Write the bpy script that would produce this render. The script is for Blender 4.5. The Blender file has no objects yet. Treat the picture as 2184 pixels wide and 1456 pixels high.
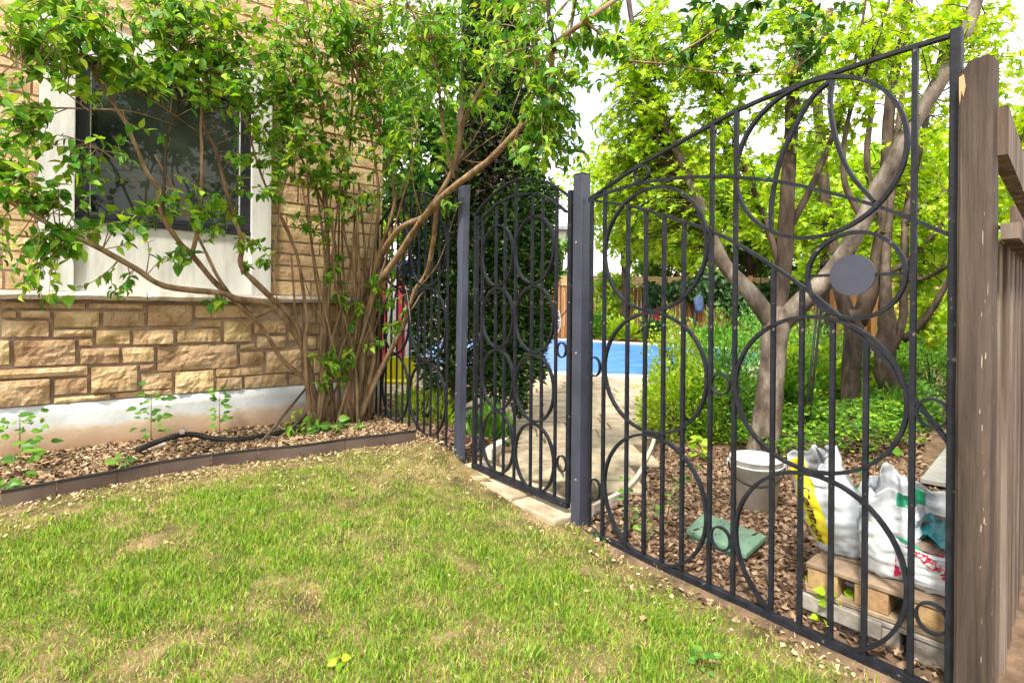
import bpy, math, random
import numpy as np
from mathutils import Vector, Matrix, noise as mnoise

random.seed(7); RNG = np.random.default_rng(11)
SC = bpy.context.scene
COL = SC.collection
R = math.radians

# ------------------------------------------------------------------ camera
F, CX, CY, HC, EYE = 1150.0, 1092.0, 728.0, 658.0, 1.15
ROLL, YAW = R(0.5), math.atan(892 / 1150)
FW = np.array([math.sin(YAW), math.cos(YAW), 0.0])
RT = np.array([math.cos(YAW), -math.sin(YAW), 0.0])
UP = np.array([0.0, 0.0, 1.0])
cam = bpy.data.cameras.new('camera'); cam_o = bpy.data.objects.new('camera', cam); COL.objects.link(cam_o)
cam.sensor_width = 36.0; cam.lens = 36.0 * F / 2184.0
cam.shift_y = -(CY - HC) / 2184.0
cam.clip_start = 0.02; cam.clip_end = 600
_r = RT * math.cos(ROLL) + UP * math.sin(ROLL); _u = -RT * math.sin(ROLL) + UP * math.cos(ROLL)
cam_o.matrix_world = Matrix(((_r[0], _u[0], -FW[0], 0), (_r[1], _u[1], -FW[1], 0), (_r[2], _u[2], -FW[2], EYE), (0, 0, 0, 1)))
SC.camera = cam_o

# ------------------------------------------------------------------ light
SUN_DIR = Vector((-0.50, -0.26, 0.83)).normalized()        # towards the sun
SUN_EL = math.asin(SUN_DIR.z); SUN_AZ = math.atan2(SUN_DIR.x, SUN_DIR.y)
world = bpy.data.worlds.new('World'); SC.world = world; world.use_nodes = True
wn = world.node_tree.nodes; wl = world.node_tree.links; wn.clear()
sky = wn.new('ShaderNodeTexSky'); sky.sky_type = 'NISHITA'; sky.sun_disc = False
sky.sun_elevation = SUN_EL; sky.sun_rotation = SUN_AZ
sky.air_density = 1.0; sky.dust_density = 2.0
tc = wn.new('ShaderNodeTexCoord')
nz = wn.new('ShaderNodeTexNoise'); nz.inputs['Scale'].default_value = 2.2; nz.inputs['Detail'].default_value = 5
rp = wn.new('ShaderNodeValToRGB'); rp.color_ramp.elements[0].position = 0.36; rp.color_ramp.elements[1].position = 0.54
rp.color_ramp.elements[0].color = (0.42, 0.42, 0.42, 1); rp.color_ramp.elements[1].color = (1, 1, 1, 1)
mx = wn.new('ShaderNodeMix'); mx.data_type = 'RGBA'; mx.inputs[7].default_value = (7.1, 6.95, 6.75, 1)
bg = wn.new('ShaderNodeBackground'); bg.inputs['Strength'].default_value = 0.12
wo = wn.new('ShaderNodeOutputWorld')
wl.new(tc.outputs['Generated'], nz.inputs['Vector']); wl.new(nz.outputs['Fac'], rp.inputs['Fac'])
wl.new(rp.outputs['Color'], mx.inputs[0]); wl.new(sky.outputs['Color'], mx.inputs[6])
wl.new(mx.outputs[2], bg.inputs['Color']); wl.new(bg.outputs['Background'], wo.inputs['Surface'])
sun = bpy.data.lights.new('sun', 'SUN'); sun.energy = 2.9; sun.angle = R(7); sun.color = (1.0, 0.93, 0.83)
sun_o = bpy.data.objects.new('sun', sun); COL.objects.link(sun_o)
sun_o.rotation_euler = SUN_DIR.to_track_quat('Z', 'Y').to_euler(); sun_o.location = (-4, -2, 8)
SC.view_settings.view_transform = 'Standard'; SC.view_settings.look = 'None'
SC.view_settings.exposure = 1.36; SC.view_settings.gamma = 1.0; SC.view_settings.use_curve_mapping = False
SC.render.engine = 'CYCLES'
cy = SC.cycles
cy.use_denoising = True; cy.max_bounces = 5; cy.diffuse_bounces = 3; cy.glossy_bounces = 2
cy.transmission_bounces = 3; cy.transparent_max_bounces = 4; cy.use_adaptive_sampling = True; cy.adaptive_threshold = 0.04; cy.caustics_reflective = False; cy.caustics_refractive = False
cy.use_light_tree = False; cy.sample_clamp_indirect = 6.0

# ------------------------------------------------------------------ picture rays -> places
def ray(px, py):
    a = px - CX; b = -(py - HC); c, s = math.cos(ROLL), math.sin(ROLL)
    return FW + RT * ((a * c - b * s) / F) + UP * ((a * s + b * c) / F)
def onX(px, py, X): r = ray(px, py); return r * (X / r[0]) + np.array([0, 0, EYE])
def onY(px, py, Y): r = ray(px, py); return r * (Y / r[1]) + np.array([0, 0, EYE])
def onZ(px, py, Z): r = ray(px, py); return r * ((Z - EYE) / r[2]) + np.array([0, 0, EYE])
def onD(px, py, d): return ray(px, py) * d + np.array([0, 0, EYE])
def sm(a, b, t): t = min(1.0, max(0.0, (t - a) / (b - a))); return t * t * (3 - 2 * t)
def ground_z(x, y):
    g = 0.15 * sm(1.5, 3.7, y); s = sm(2.0, 2.10, x) * (1 - sm(3.1, 3.4, y)) + sm(2.2, 3.0, x) * sm(3.1, 3.4, y)
    g -= 0.035 * sm(1.6, 1.9, x) * sm(1.9, 2.2, y) * (1 - sm(3.0, 3.3, y))
    g -= 0.045 * sm(1.55, 1.85, x) * (1 - sm(1.75, 2.0, y))
    return g * (1 - s) + 0.03 * s
def smv(a, b, t): t = np.clip((t - a) / (b - a), 0, 1); return t * t * (3 - 2 * t)
def ground_zv(x, y):
    g = 0.15 * smv(1.5, 3.7, y); s = smv(2.0, 2.10, x) * (1 - smv(3.1, 3.4, y)) + smv(2.2, 3.0, x) * smv(3.1, 3.4, y)
    g = g - 0.035 * smv(1.6, 1.9, x) * smv(1.9, 2.2, y) * (1 - smv(3.0, 3.3, y))
    g = g - 0.045 * smv(1.55, 1.85, x) * (1 - smv(1.75, 2.0, y))
    return g * (1 - s) + 0.03 * s
def fnoise(x, y, s, o=0.0): return mnoise.noise(Vector((x * s + o, y * s - o, o * 0.37)))

# ------------------------------------------------------------------ mesh helpers
class MB:
    def __init__(s): s.v = []; s.f = []; s.m = []
    def add(s, vs, fs, mi=0):
        n = len(s.v); s.v.extend([tuple(float(c) for c in p) for p in vs]); s.f.extend([tuple(i + n for i in f) for f in fs]); s.m.extend([mi] * len(fs)); return s
    def box(s, lo, hi, rot=None, about=None, mi=0):
        x0, y0, z0 = lo; x1, y1, z1 = hi
        vs = [(x0, y0, z0), (x1, y0, z0), (x1, y1, z0), (x0, y1, z0), (x0, y0, z1), (x1, y0, z1), (x1, y1, z1), (x0, y1, z1)]
        if rot is not None:
            c = Vector(about if about is not None else ((x0 + x1) / 2, (y0 + y1) / 2, (z0 + z1) / 2))
            vs = [tuple(rot @ (Vector(p) - c) + c) for p in vs]
        return s.add(vs, [(0, 3, 2, 1), (4, 5, 6, 7), (0, 1, 5, 4), (1, 2, 6, 5), (2, 3, 7, 6), (3, 0, 4, 7)], mi)
    def tube(s, pts, rad, n=8, cap=True, wob=0.0, mi=0):
        pts = [Vector(p) for p in pts]; k = len(pts)
        if not hasattr(rad, '__len__'): rad = [rad] * k
        vs = []; prev = None
        for i, p in enumerate(pts):
            t = (pts[min(i + 1, k - 1)] - pts[max(i - 1, 0)]).normalized()
            if prev is None:
                a = Vector((0, 0, 1)) if abs(t.z) < 0.9 else Vector((1, 0, 0)); x = t.cross(a).normalized()
            else:
                x = prev - t * prev.dot(t); x = x.normalized() if x.length > 1e-6 else t.orthogonal().normalized()
            prev = x; y = t.cross(x)
            for j in range(n):
                an = 2 * math.pi * j / n; rr = rad[i]
                if wob: rr *= 1 + wob * mnoise.noise(Vector((p.x * 9 + math.cos(an) * 1.3, p.y * 9 + math.sin(an) * 1.3, p.z * 9)))
                vs.append(p + (x * math.cos(an) + y * math.sin(an)) * rr)
        fs = [(i * n + j, i * n + (j + 1) % n, (i + 1) * n + (j + 1) % n, (i + 1) * n + j) for i in range(k - 1) for j in range(n)]
        if cap: fs.append(tuple(range(n - 1, -1, -1))); fs.append(tuple((k - 1) * n + j for j in range(n)))
        return s.add(vs, fs, mi)
    def lathe(s, prof, c, n=32, mi=0):
        vs = []; k = len(prof)
        for r_, z in prof:
            for j in range(n):
                a = 2 * math.pi * j / n; vs.append((c[0] + r_ * math.cos(a), c[1] + r_ * math.sin(a), c[2] + z))
        fs = [(i * n + j, i * n + (j + 1) % n, (i + 1) * n + (j + 1) % n, (i + 1) * n + j) for i in range(k - 1) for j in range(n)]
        return s.add(vs, fs, mi)
    def strip(s, pts, nrm, w, t):
        """flat bar swept along pts lying in a plane of normal nrm; w = width along nrm, t = thickness in plane"""
        pts = [Vector(p) for p in pts]; nrm = Vector(nrm); k = len(pts); vs = []
        closed = (pts[0] - pts[-1]).length < 1e-6
        if closed: pts = pts[:-1]; k -= 1
        for i, p in enumerate(pts):
            a = pts[(i - 1) % k] if closed else pts[max(i - 1, 0)]; b = pts[(i + 1) % k] if closed else pts[min(i + 1, k - 1)]
            tg = (b - a).normalized(); q = tg.cross(nrm).normalized()
            for sx, sy in ((-1, -1), (1, -1), (1, 1), (-1, 1)): vs.append(p + q * (sx * t / 2) + nrm * (sy * w / 2))
        fs = []
        for i in range(k if closed else k - 1):
            i2 = (i + 1) % k
            for j in range(4): fs.append((i * 4 + j, i * 4 + (j + 1) % 4, i2 * 4 + (j + 1) % 4, i2 * 4 + j))
        if not closed: fs += [(3, 2, 1, 0), tuple((k - 1) * 4 + j for j in range(4))]
        return s.add(vs, fs)

ORG = {}
def link(name, me, parent, origin):
    o = bpy.data.objects.new(name, me); COL.objects.link(o)
    if parent is not None: o.parent = parent; o.location = Vector(origin) - ORG[parent.name]
    else: o.location = origin
    ORG[o.name] = Vector(origin); return o
def obj(name, mb, mat, parent=None, smooth=False, origin=None):
    """mb: an MB or (verts, faces) in world space -> ONE mesh object"""
    vs, fs = (mb.v, mb.f) if isinstance(mb, MB) else mb
    va = np.asarray(vs, dtype=np.float64)
    if origin is None:
        lo, hi = va.min(0), va.max(0); origin = ((lo[0] + hi[0]) / 2, (lo[1] + hi[1]) / 2, lo[2])
    va = va - np.asarray(origin, dtype=np.float64)
    me = bpy.data.meshes.new(name)
    if isinstance(fs, np.ndarray):
        n = fs.shape[1]; me.vertices.add(len(va)); me.vertices.foreach_set('co', va.astype(np.float32).ravel())
        me.loops.add(fs.size); me.loops.foreach_set('vertex_index', fs.astype(np.int32).ravel())
        me.polygons.add(len(fs)); me.polygons.foreach_set('loop_start', np.arange(0, fs.size, n, dtype=np.int32))
        me.polygons.foreach_set('loop_total', np.full(len(fs), n, dtype=np.int32)); me.update(calc_edges=True)
    else:
        me.from_pydata(va.tolist(), [], fs); me.update()
    mats = mat if isinstance(mat, (list, tuple)) else [mat]
    for m in mats: me.materials.append(m)
    if isinstance(mb, MB) and len(mats) > 1: me.polygons.foreach_set('material_index', np.array(mb.m, dtype=np.int32))
    if smooth: me.polygons.foreach_set('use_smooth', np.ones(len(me.polygons), dtype=bool))
    return link(name, me, parent, origin)
def thing(name, label, cat, loc, group=None):
    o = bpy.data.objects.new(name, None); COL.objects.link(o); o.location = loc; o.empty_display_size = 0.1
    ORG[o.name] = Vector(loc); return tag(o, label, cat, group)
def tag(o, label=None, cat=None, group=None, kind=None):
    if label: o['label'] = label
    if cat: o['category'] = cat
    if group: o['group'] = group
    if kind: o['kind'] = kind
    return o
def bevel(o, w=0.004, seg=2):
    m = o.modifiers.new('bevel', 'BEVEL'); m.width = w; m.segments = seg; m.limit_method = 'ANGLE'; m.angle_limit = R(40); return o
def spline(pts, sub=4):
    """Catmull-Rom through pts (tuples of any length)"""
    P = [np.asarray(p, float) for p in pts]; P = [2 * P[0] - P[1]] + P + [2 * P[-1] - P[-2]]; out = []
    for i in range(1, len(P) - 2):
        for k in range(sub):
            t = k / sub; a, b, c, d = P[i - 1], P[i], P[i + 1], P[i + 2]
            out.append(0.5 * ((2 * b) + (c - a) * t + (2 * a - 5 * b + 4 * c - d) * t * t + (3 * b - a - 3 * c + d) * t ** 3))
    out.append(P[-2]); return out

# ------------------------------------------------------------------ materials
def mat(name, c0, c1=None, scale=8.0, rough=0.7, bump=0.0, bscale=None, detail=6, metal=0.0, spec=0.3, stretch=(1, 1, 1), c2=None, pos=(0.35, 0.65), coords='Object', trans=0.0, obrand=0.0, bdist=0.01):
    m = bpy.data.materials.new(name); m.use_nodes = True; nt = m.node_tree; n = nt.nodes; l = nt.links
    b = n['Principled BSDF']; b.inputs['Roughness'].default_value = rough; b.inputs['Metallic'].default_value = metal
    b.inputs['Specular IOR Level'].default_value = spec
    tcn = n.new('ShaderNodeTexCoord'); mp = n.new('ShaderNodeMapping'); mp.inputs['Scale'].default_value = stretch
    l.new(tcn.outputs[coords], mp.inputs['Vector'])
    oi = n.new('ShaderNodeObjectInfo'); cmb = n.new('ShaderNodeVectorMath'); cmb.operation = 'MULTIPLY_ADD'
    l.new(oi.outputs['Random'], cmb.inputs[0]); cmb.inputs[1].default_value = (37, 19, 53); l.new(mp.outputs[0], cmb.inputs[2])
    nz_ = n.new('ShaderNodeTexNoise'); nz_.inputs['Scale'].default_value = scale; nz_.inputs['Detail'].default_value = detail; nz_.inputs['Roughness'].default_value = 0.6
    l.new(cmb.outputs[0], nz_.inputs['Vector'])
    rmp = n.new('ShaderNodeValToRGB'); e = rmp.color_ramp.elements
    e[0].position, e[1].position = pos; e[0].color = (*c0, 1); e[1].color = (*(c1 or c0), 1)
    if c2: x = e.new((pos[0] + pos[1]) / 2); x.color = (*c2, 1)
    l.new(nz_.outputs['Fac'], rmp.inputs['Fac']); cout = rmp.outputs['Color']
    if obrand:
        hs = n.new('ShaderNodeHueSaturation'); ma = n.new('ShaderNodeMapRange'); ma.inputs['To Min'].default_value = 1 - obrand; ma.inputs['To Max'].default_value = 1 + obrand
        l.new(oi.outputs['Random'], ma.inputs['Value']); l.new(ma.outputs[0], hs.inputs['Value']); l.new(cout, hs.inputs['Color']); cout = hs.outputs['Color']
        ms = n.new('ShaderNodeMath'); ms.operation = 'MULTIPLY_ADD'; ms.inputs[1].default_value = 0.02; ms.inputs[2].default_value = 0.49
        l.new(oi.outputs['Random'], ms.inputs[0]); l.new(ms.outputs[0], hs.inputs['Hue'])
    l.new(cout, b.inputs['Base Color'])
    if bump:
        n2 = n.new('ShaderNodeTexNoise'); n2.inputs['Scale'].default_value = bscale or scale * 3; n2.inputs['Detail'].default_value = 8; n2.inputs['Roughness'].default_value = 0.65
        l.new(cmb.outputs[0], n2.inputs['Vector']); bp = n.new('ShaderNodeBump'); bp.inputs['Strength'].default_value = bump; bp.inputs['Distance'].default_value = bdist
        l.new(n2.outputs['Fac'], bp.inputs['Height']); l.new(bp.outputs[0], b.inputs['Normal'])
    m['cout'] = 0
    return m
def foliage_mat(name, cols, rough=0.45, trans=0.35, spec=0.35, tint=(1.35, 1.25, 0.6)):
    """colours picked per leaf (mesh island / object)"""
    m = bpy.data.materials.new(name); m.use_nodes = True; nt = m.node_tree; n = nt.nodes; l = nt.links
    b = n['Principled BSDF']; b.inputs['Roughness'].default_value = rough; b.inputs['Specular IOR Level'].default_value = spec
    ge = n.new('ShaderNodeNewGeometry'); oi = n.new('ShaderNodeObjectInfo'); ad = n.new('ShaderNodeMath'); ad.operation = 'ADD'
    l.new(ge.outputs['Random Per Island'], ad.inputs[0]); l.new(oi.outputs['Random'], ad.inputs[1])
    fr = n.new('ShaderNodeMath'); fr.operation = 'FRACT'; l.new(ad.outputs[0], fr.inputs[0])
    rmp = n.new('ShaderNodeValToRGB'); e = rmp.color_ramp.elements
    k = len(cols)
    while len(e) < k: e.new(0.5)
    for i, c in enumerate(cols): e[i].position = i / max(1, k - 1); e[i].color = (*c, 1)
    l.new(fr.outputs[0], rmp.inputs['Fac']); l.new(rmp.outputs['Color'], b.inputs['Base Color'])
    if trans:
        tr = n.new('ShaderNodeBsdfTranslucent'); mu = n.new('ShaderNodeMix'); mu.data_type = 'RGBA'; mu.blend_type = 'MULTIPLY'; mu.inputs[0].default_value = 1.0
        l.new(rmp.outputs['Color'], mu.inputs[6]); mu.inputs[7].default_value = (*tint, 1); l.new(mu.outputs[2], tr.inputs['Color'])
        mixs = n.new('ShaderNodeMixShader'); mixs.inputs[0].default_value = trans
        l.new(b.outputs[0], mixs.inputs[1]); l.new(tr.outputs[0], mixs.inputs[2]); l.new(mixs.outputs[0], n['Material Output'].inputs['Surface'])
    return m

M = {}
M['stone'] = mat('sandstone', (0.37, 0.24, 0.12), (0.66, 0.49, 0.29), 6.0, 0.88, 1.0, 38, obrand=0.20, c2=(0.54, 0.375, 0.20), bdist=0.02)
M['stone_pale'] = mat('pale_sandstone', (0.46, 0.31, 0.15), (0.72, 0.55, 0.33), 6.0, 0.88, 1.0, 38, obrand=0.14, c2=(0.60, 0.43, 0.235), bdist=0.016)
M['mortar'] = mat('mortar', (0.36, 0.26, 0.19), (0.50, 0.38, 0.29), 14, 0.95, 0.5, 60)
M['sill'] = mat('sill_stone', (0.42, 0.36, 0.29), (0.66, 0.59, 0.50), 12, 0.85, 0.8, 40)
M['trim'] = mat('painted_trim', (0.50, 0.49, 0.44), (0.70, 0.70, 0.66), 4, 0.55, 0.08, 40, stretch=(3, 3, 0.5), pos=(0.30, 0.55), detail=9)
M['black_frame'] = mat('black_frame', (0.012, 0.012, 0.016), (0.02, 0.02, 0.025), 5, 0.35)
M['glass'] = mat('window_glass', (0.008, 0.012, 0.009), (0.045, 0.055, 0.04), 2.2, 0.03, spec=0.38)
M['iron'] = mat('painted_iron', (0.008, 0.009, 0.013), (0.019, 0.021, 0.029), 22, 0.55, 0.2, 90, spec=0.28)
M['slate'] = mat('slate_painted_wood', (0.040, 0.045, 0.068), (0.075, 0.082, 0.118), 7, 0.55, 0.35, 60, stretch=(1, 1, 0.18))
M['slate_metal'] = mat('slate_painted_metal', (0.040, 0.044, 0.066), (0.058, 0.063, 0.092), 6, 0.4, 0.08, 60, spec=0.45)
M['bark'] = mat('shrub_bark', (0.14, 0.085, 0.045), (0.38, 0.26, 0.15), 16, 0.85, 0.8, 60, stretch=(1, 1, 0.3), c2=(0.27, 0.175, 0.095))
M['bark_dark'] = mat('dark_bark', (0.03, 0.021, 0.015), (0.12, 0.085, 0.06), 12, 0.9, 1.0, 40, stretch=(1, 1, 0.3))
M['bark_smooth'] = mat('smooth_bark', (0.045, 0.033, 0.024), (0.30, 0.256, 0.21), 8, 0.6, 1.0, 34, stretch=(1, 1, 0.5), c2=(0.135, 0.104, 0.079), pos=(0.33, 0.66), detail=9)
M['bark_mid'] = mat('brown_bark', (0.032, 0.022, 0.016), (0.17, 0.13, 0.10), 9, 0.7, 1.0, 32, stretch=(1, 1, 0.5), c2=(0.08, 0.057, 0.042), pos=(0.33, 0.66), detail=9)
M['leaf'] = foliage_mat('lilac_leaf', [(0.045, 0.15, 0.016), (0.08, 0.25, 0.02), (0.15, 0.35, 0.022), (0.25, 0.45, 0.028), (0.40, 0.55, 0.04)], trans=0.42)
M['leaf_lime'] = foliage_mat('lime_leaf', [(0.17, 0.34, 0.012), (0.27, 0.47, 0.015), (0.37, 0.57, 0.015), (0.48, 0.64, 0.02), (0.54, 0.66, 0.05)], trans=0.5, tint=(1.2, 1.15, 0.5))
M['leaf_mid'] = foliage_mat('mid_leaf', [(0.04, 0.13, 0.02), (0.08, 0.22, 0.03), (0.13, 0.30, 0.03), (0.2, 0.38, 0.05)], trans=0.35)
M['leaf_over'] = foliage_mat('overhang_leaf', [(0.02, 0.09, 0.018), (0.035, 0.13, 0.02), (0.06, 0.18, 0.025), (0.12, 0.27, 0.03)], trans=0.2)  # darker green for the larger overhanging leaves
M['leaf_dark'] = foliage_mat('dark_leaf', [(0.012, 0.045, 0.012), (0.025, 0.08, 0.018), (0.045, 0.12, 0.025), (0.08, 0.17, 0.05)], trans=0.25)
M['cedar'] = foliage_mat('cedar_spray', [(0.007, 0.016, 0.007), (0.013, 0.035, 0.010), (0.03, 0.08, 0.018), (0.07, 0.15, 0.028), (0.11, 0.20, 0.03)], trans=0.12, rough=0.85, spec=0.12)
M['cedar_dead'] = foliage_mat('cedar_dead_twigs', [(0.012, 0.009, 0.008), (0.03, 0.02, 0.015), (0.05, 0.035, 0.02)], trans=0.0, rough=0.8)
M['juniper'] = foliage_mat('juniper_spray', [(0.05, 0.17, 0.025), (0.10, 0.30, 0.035), (0.18, 0.42, 0.045), (0.28, 0.54, 0.05)], trans=0.25, rough=0.55)
M['yellow_leaf'] = foliage_mat('golden_leaf', [(0.17, 0.34, 0.015), (0.28, 0.46, 0.02), (0.40, 0.56, 0.03), (0.5, 0.62, 0.05)], trans=0.4)
M['grass'] = foliage_mat('grass_blade', [(0.06, 0.17, 0.014), (0.12, 0.28, 0.018), (0.21, 0.39, 0.025), (0.33, 0.48, 0.04), (0.48, 0.52, 0.10)], trans=0.3, rough=0.5)
M['straw'] = foliage_mat('dry_grass_blade', [(0.32, 0.24, 0.10), (0.48, 0.38, 0.18), (0.60, 0.49, 0.26), (0.40, 0.42, 0.09)], trans=0.2, rough=0.7)
M['chip'] = foliage_mat('bark_chip', [(0.03, 0.017, 0.010), (0.07, 0.04, 0.022), (0.16, 0.095, 0.052), (0.30, 0.195, 0.11), (0.48, 0.35, 0.22), (0.10, 0.055, 0.03)], trans=0.0, rough=0.85, spec=0.15)
M['pale_chip'] = foliage_mat('pale_chip', [(0.16, 0.10, 0.055), (0.34, 0.23, 0.125), (0.46, 0.34, 0.20), (0.56, 0.44, 0.28)], trans=0.0, rough=0.85, spec=0.15)
M['cover_leaf'] = foliage_mat('cover_leaf', [(0.03, 0.11, 0.012), (0.06, 0.19, 0.018), (0.12, 0.29, 0.02), (0.22, 0.42, 0.025), (0.36, 0.54, 0.03)], trans=0.35)
M['red_leaf'] = foliage_mat('leaf_litter', [(0.05, 0.028, 0.017), (0.12, 0.07, 0.042), (0.22, 0.135, 0.08), (0.40, 0.28, 0.18), (0.09, 0.05, 0.03)], trans=0.1, rough=0.8)
M['soil'] = mat('soil', (0.07, 0.045, 0.028), (0.22, 0.145, 0.09), 9, 0.95, 0.8, 60, coords='Object')
M['lawn'] = mat('lawn_thatch', (0.07, 0.06, 0.02), (0.29, 0.205, 0.105), 7, 0.95, 1.0, 80, c2=(0.16, 0.125, 0.045))  # soil brown, darkened to colour in the shadow gaps between blades
M['edging'] = mat('edging_plastic', (0.075, 0.05, 0.04), (0.14, 0.10, 0.082), 3, 0.6, 0.1, 40, obrand=0.15)
M['edging_dark'] = mat('edging_dark', (0.018, 0.017, 0.018), (0.035, 0.032, 0.032), 6, 0.55, 0.1)
M['hose'] = mat('black_hose', (0.012, 0.012, 0.013), (0.03, 0.028, 0.027), 9, 0.5, 0.15)
M['stake'] = mat('weathered_stake', (0.10, 0.075, 0.055), (0.20, 0.15, 0.11), 20, 0.8, 0.4, stretch=(1, 1, 0.2))
M['paver'] = mat('paver', (0.30, 0.235, 0.155), (0.50, 0.42, 0.30), 9, 0.9, 0.8, 40, obrand=0.12, c2=(0.41, 0.335, 0.235))
M['joint'] = mat('paver_joint', (0.07, 0.055, 0.035), (0.16, 0.13, 0.08), 20, 0.95, 0.5)
M['white_plastic'] = mat('white_plastic', (0.60, 0.60, 0.57), (0.74, 0.74, 0.71), 6, 0.45, 0.05)
M['bucket'] = mat('dirty_bucket', (0.62, 0.62, 0.61), (0.86, 0.86, 0.84), 9, 0.55, 0.1, 30, pos=(0.3, 0.52))
M['rubber'] = mat('black_rubber', (0.012, 0.012, 0.012), (0.025, 0.025, 0.025), 8, 0.6)
M['valve'] = mat('green_plastic', (0.10, 0.19, 0.13), (0.16, 0.27, 0.19), 8, 0.55, 0.1, 50)
M['pool'] = mat('pool_cover', (0.035, 0.15, 0.55), (0.13, 0.32, 0.74), 2.0, 0.3, 0.6, 9, stretch=(0.7, 3, 1), spec=0.4, c2=(0.05, 0.20, 0.64), detail=9)
M['coping'] = mat('pool_coping', (0.50, 0.46, 0.38), (0.66, 0.61, 0.52), 5, 0.85, 0.2)
M['cedarboard'] = mat('stained_board', (0.30, 0.135, 0.045), (0.52, 0.27, 0.10), 5, 0.8, 0.3, 30, stretch=(1, 1, 0.15), obrand=0.25)
M['lightboard'] = mat('pale_board', (0.52, 0.33, 0.15), (0.66, 0.45, 0.22), 4, 0.8, 0.2, obrand=0.1)
M['post_wood'] = mat('brown_stained_post', (0.036, 0.026, 0.019), (0.112, 0.082, 0.062), 20, 0.75, 0.9, 60, stretch=(1, 1, 0.07), c2=(0.074, 0.053, 0.040))
M['post_bare'] = mat('bare_wood', (0.46, 0.29, 0.15), (0.58, 0.40, 0.22), 18, 0.8, 0.4, stretch=(1, 1, 0.2))
M['paint_flake'] = mat('pale_flake', (0.26, 0.21, 0.17), (0.42, 0.35, 0.29), 30, 0.9)
M['fence_brown'] = mat('brown_fence_board', (0.055, 0.038, 0.028), (0.25, 0.20, 0.16), 11, 0.85, 0.8, 40, stretch=(1, 1, 0.06), obrand=0.3, c2=(0.13, 0.092, 0.07))
M['pallet'] = mat('pallet_wood', (0.15, 0.105, 0.066), (0.33, 0.245, 0.165), 11, 0.85, 0.5, 50, stretch=(0.4, 1, 1), obrand=0.15)
M['pallet_block'] = mat('pallet_block_wood', (0.30, 0.185, 0.085), (0.46, 0.31, 0.155), 25, 0.9, 0.5, 60, obrand=0.1)
M['grey_wood'] = mat('grey_wood', (0.17, 0.15, 0.13), (0.33, 0.30, 0.26), 10, 0.9, 0.5, 50, stretch=(0.3, 1, 1), obrand=0.15)
M['grey_plank'] = mat('grey_plank', (0.24, 0.24, 0.22), (0.38, 0.38, 0.35), 8, 0.85, 0.3, obrand=0.1)
M['bag_white'] = mat('bag_film', (0.44, 0.48, 0.53), (0.62, 0.65, 0.67), 5, 0.32, 0.25, 25, spec=0.5)
M['bag_yellow'] = mat('bag_yellow', (0.70, 0.58, 0.02), (0.82, 0.70, 0.04), 6, 0.35, 0.2, 25)
M['bag_green'] = mat('bag_green', (0.015, 0.26, 0.13), (0.04, 0.38, 0.20), 6, 0.35, 0.2, 25)
M['bag_red'] = mat('bag_red', (0.55, 0.02, 0.07), (0.72, 0.04, 0.12), 6, 0.35, 0.2, 25)
M['bag_teal'] = mat('bag_teal', (0.008, 0.11, 0.13), (0.03, 0.26, 0.30), 9, 0.2, 0.5, 20, spec=0.6)
M['bag_inside'] = mat('bag_inside', (0.05, 0.035, 0.03), (0.25, 0.19, 0.14), 14, 0.9, 0.6)
M['print_red'] = mat('print_red', (0.48, 0.01, 0.03), (0.55, 0.015, 0.04), 9, 0.4)
M['print_black'] = mat('print_black', (0.02, 0.02, 0.02), (0.03, 0.03, 0.03), 9, 0.4)
M['house_white'] = mat('far_render', (0.66, 0.64, 0.60), (0.76, 0.74, 0.70), 1, 0.9)
M['roof_grey'] = mat('far_roof', (0.22, 0.24, 0.27), (0.32, 0.34, 0.37), 3, 0.9)
M['roof_pink'] = mat('far_roof_tan', (0.50, 0.38, 0.32), (0.62, 0.5, 0.44), 2, 0.9)
M['far_window'] = mat('far_window', (0.05, 0.06, 0.07), (0.09, 0.1, 0.11), 2, 0.15)
M['blue_plastic'] = mat('blue_plastic', (0.012, 0.05, 0.42), (0.02, 0.08, 0.55), 3, 0.4)
M['red_plastic'] = mat('red_plastic', (0.55, 0.04, 0.06), (0.7, 0.09, 0.11), 3, 0.4)
M['yellow_plastic'] = mat('yellow_plastic', (0.72, 0.70, 0.01), (0.80, 0.78, 0.02), 3, 0.4)
M['jean'] = mat('blue_cloth', (0.03, 0.05, 0.10), (0.09, 0.13, 0.22), 9, 0.9, 0.4)
M['steel'] = mat('dark_steel', (0.03, 0.03, 0.032), (0.06, 0.06, 0.062), 9, 0.4, metal=0.5)
M['bolt'] = mat('bolt_metal', (0.55, 0.56, 0.58), (0.65, 0.66, 0.68), 9, 0.35, metal=0.7)
def chipped(m, col, scale, pos):
    nt = m.node_tree; n = nt.nodes; l = nt.links; b = n['Principled BSDF']; src = b.inputs['Base Color'].links[0].from_socket
    tcn = n.new('ShaderNodeTexCoord'); z_ = n.new('ShaderNodeTexNoise'); z_.inputs['Scale'].default_value = scale; z_.inputs['Detail'].default_value = 3; l.new(tcn.outputs['Object'], z_.inputs['Vector'])
    r_ = n.new('ShaderNodeValToRGB'); r_.color_ramp.elements[0].position = pos; r_.color_ramp.elements[1].position = pos + 0.03; l.new(z_.outputs['Fac'], r_.inputs['Fac'])
    mm = n.new('ShaderNodeMix'); mm.data_type = 'RGBA'; l.new(r_.outputs['Color'], mm.inputs[0]); l.new(src, mm.inputs[6]); mm.inputs[7].default_value = (*col, 1); l.new(mm.outputs[2], b.inputs['Base Color'])
chipped(M['iron'], (0.16, 0.13, 0.11), 34, 0.70); chipped(M['slate_metal'], (0.22, 0.21, 0.21), 26, 0.73)
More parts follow.
